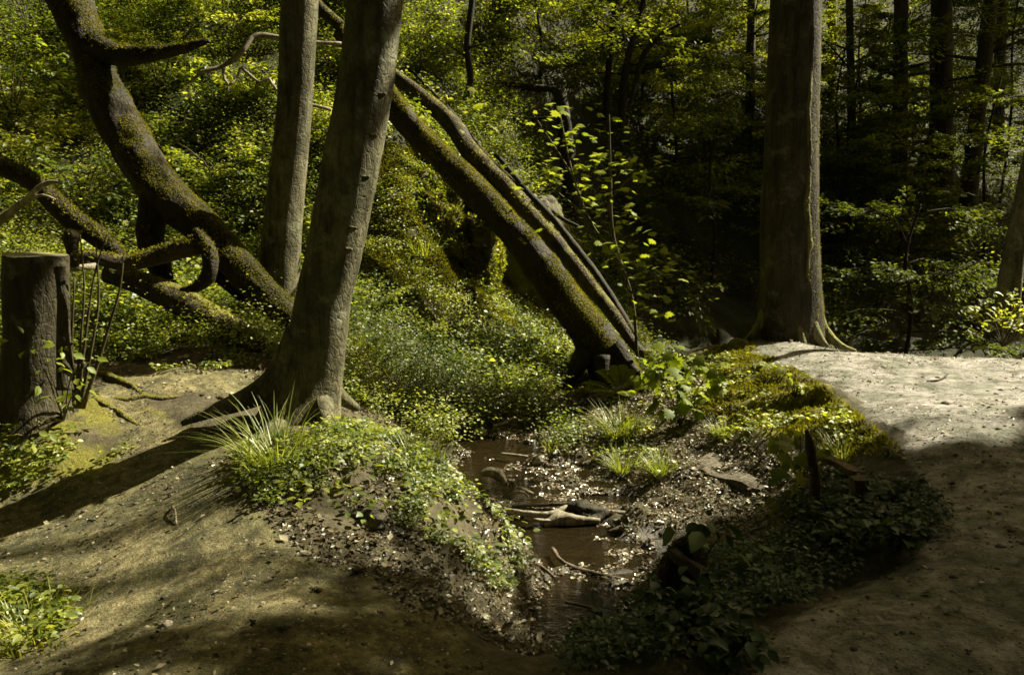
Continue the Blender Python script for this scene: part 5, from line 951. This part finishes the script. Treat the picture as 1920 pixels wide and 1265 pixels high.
# (pixel of the shaded ground, radius, leaves, height above it)
RIGHT = shade([(1650, 1060, 1.1, 1500, 9), (1800, 1150, 1.1, 1100, 9), (1450, 1180, 1.0, 1400, 9), (1850, 980, .7, 700, 8.5), (1250, 1180, .9, 1100, 9), (1600, 980, .6, 700, 8.5), (1820, 900, .35, 260, 8)])
CENTRE = shade([(1300, 400, 2.8, 2600, 16), (1750, 420, 3.2, 3200, 16), (1900, 430, 3.0, 3000, 16), (1600, 430, 3.0, 2800, 16), (1750, 530, 2.6, 2400, 15), (1350, 600, 2.0, 2000, 14), (1300, 500, 2.6, 2600, 14), (1500, 520, 2.6, 2500, 14.5), (1700, 500, 2.8, 2600, 14.5), (1850, 500, 2.8, 2400, 14.5), (1700, 590, 2.2, 2000, 13.5), (1400, 420, 2.4, 2000, 15), (1250, 520, 1.6, 1900, 12), (1150, 420, 1.5, 1500, 12), (1350, 450, 1.9, 2000, 13), (1400, 600, 1.6, 1600, 11.5), (1080, 330, 1.3, 900, 12), (1650, 600, 2.2, 2200, 12), (1850, 560, 2.0, 1800, 12), (1700, 480, 2.2, 2000, 12), (1260, 340, 1.7, 1300, 12), (1500, 400, 2.2, 1800, 12), (1000, 560, .9, 700, 11), (1000, 260, 1.0, 500, 12)])
FARR = shade([(1850, 420, 2.2, 700, 12), (1650, 300, 2.2, 300, 12), (1850, 150, 2.8, 450, 12), (1750, 40, 3.0, 400, 12)])
LEFT = shade([(130, 260, .9, 800, 10), (30, 180, 1.0, 800, 10), (130, 420, .6, 300, 10), (620, 0, 1.0, 500, 11), (640, -60, 1.0, 400, 11), (40, 560, .5, 150, 10), (700, 1200, .7, 260, 9), (850, 1210, .9, 520, 9), (1000, 1230, .7, 500, 9), (300, 1180, .5, 130, 9), (150, 1060, .4, 90, 9)])
NEARHOLLOW = [(np.array([x, y, 2.5]) + SDIR * (10 / SDIR[2]), 2.0, 1400) for x, y in [(6.5, 12.5), (8.5, 14), (9.8, 15.5), (7.5, 16.5), (3.6, 14.5), (4.8, 17), (10.5, 13.5)]]
crown_limbs(big, TOP3, RIGHT[:4], 'beech')  # crowns of the visible trunks, shaped by the shadows wanted
crown_limbs(beech_lean, TOP1, LEFT[6:9], 'beech')
crown_limbs(beech_slim, TOP2, LEFT[:6], 'beech')
def added_shade_tree(label, x, y, clumps, lf_=.13):
    g = on(x, y); t = thing('added_shade_tree', g, label, 'tree', 'added unseen shade trees'); top = g + [0, 0, 10.0]
    V, F, N = tube([g - [0, 0, .2], g + [.1, 0, 3], g + [0, .1, 7], top], [.3, .24, .2, .14], 18, .05, step=.3, lobes=flare(g[2], .4, .4)); m = MB(); m.add(V, F); m.build('trunk', M['beech'], t); crown_limbs(t, top, clumps, 'beech', leafL=lf_)
added_shade_tree('added unseen tree right of the path, its crown shading the bottom right', 8.5, 6.5, RIGHT[4:])
added_shade_tree('added unseen tree right of the ravine shading the hollow', 12.5, 14, CENTRE[:14], .27)
added_shade_tree('added unseen tree on the right slope shading the back of the hollow', 17, 19, CENTRE[14:], .22)
added_shade_tree('added unseen shade tree far up the right slope', 26, 26, FARR)
added_shade_tree('added unseen tree beyond the frame, dappling the left path', 4.6, 3.0, LEFT[9:])

# unseen trees added over and behind the viewer to cut sky fill
def added_roof_tree(label, x, y, clumps, hh=10.5):
    g = on(x, y); t = thing('added_shade_tree', g, label, 'tree', 'added unseen shade trees'); top = g + [0, 0, hh]
    V, F, N = tube([g - [0, 0, .2], g + [.1, 0, 3], g + [0, .1, 7], top], [.34, .26, .22, .14], 18, .05, step=.3, lobes=flare(g[2], .4, .4)); m = MB(); m.add(V, F); m.build('trunk', M['beech'], t)
    crown_limbs(t, top, clumps, 'beech', leafL=.45)
ring = [('added unseen beech straight right of the viewer, blocking sky light', 14, 5), ('added unseen beech right and behind the viewer, blocking sky light', 13, -2), ('added unseen beech behind the viewer on the right, blocking sky light', 6, -9), ('added unseen beech straight behind the viewer, blocking sky light', -.5, -11), ('added unseen beech behind the viewer on the left, blocking sky light', -7, -8),
        ('added unseen beech left of the viewer, blocking sky light', -12, -1), ('added unseen beech left of the stump, blocking sky light', -11.5, 5), ('added unseen beech high on the left slope, blocking sky light', -14, 11), ('added unseen beech on the left slope top, blocking sky light', -15, 18), ('added unseen beech far right, level with the path, blocking sky light', 17, 10)]
for lab, x, y in ring:
    g = on(x, y); gz_ = max(float(g[2]), 0)
    added_roof_tree(lab, x, y, [(np.array([x + 2.6 * math.cos(q * 2.4), y + 2.6 * math.sin(q * 2.4), gz_ + 2.6 + q * 1.0]), 2.7, 800) for q in range(11)])
cs = [(np.array([x, y, z]), 2.6, 850) for x, y, z in [(-3, 1, 11), (0, 1, 12), (3, 0, 11.5), (-5, 5, 12.5), (-2, 5, 13), (1, 4.5, 13.5), (-4, 9, 14), (-7, 8, 13.5), (-1, 8, 14.5), (4, 4, 13.5), (6, 0, 12), (-6, 1, 11.5), (2.5, 8, 14.8), (6, 8, 15.5), (8, 3.5, 14), (-7, 12.5, 15.5), (-3, 12.5, 15.5), (.5, 12, 16)]]
added_roof_tree('added unseen beech just behind the viewer, its crown blocking the sky overhead', 1.5, -3.0, cs, 10)

added_shade_tree('added unseen tree on the right behind the path, darkening the hollow', 16.5, 16, NEARHOLLOW, .22)
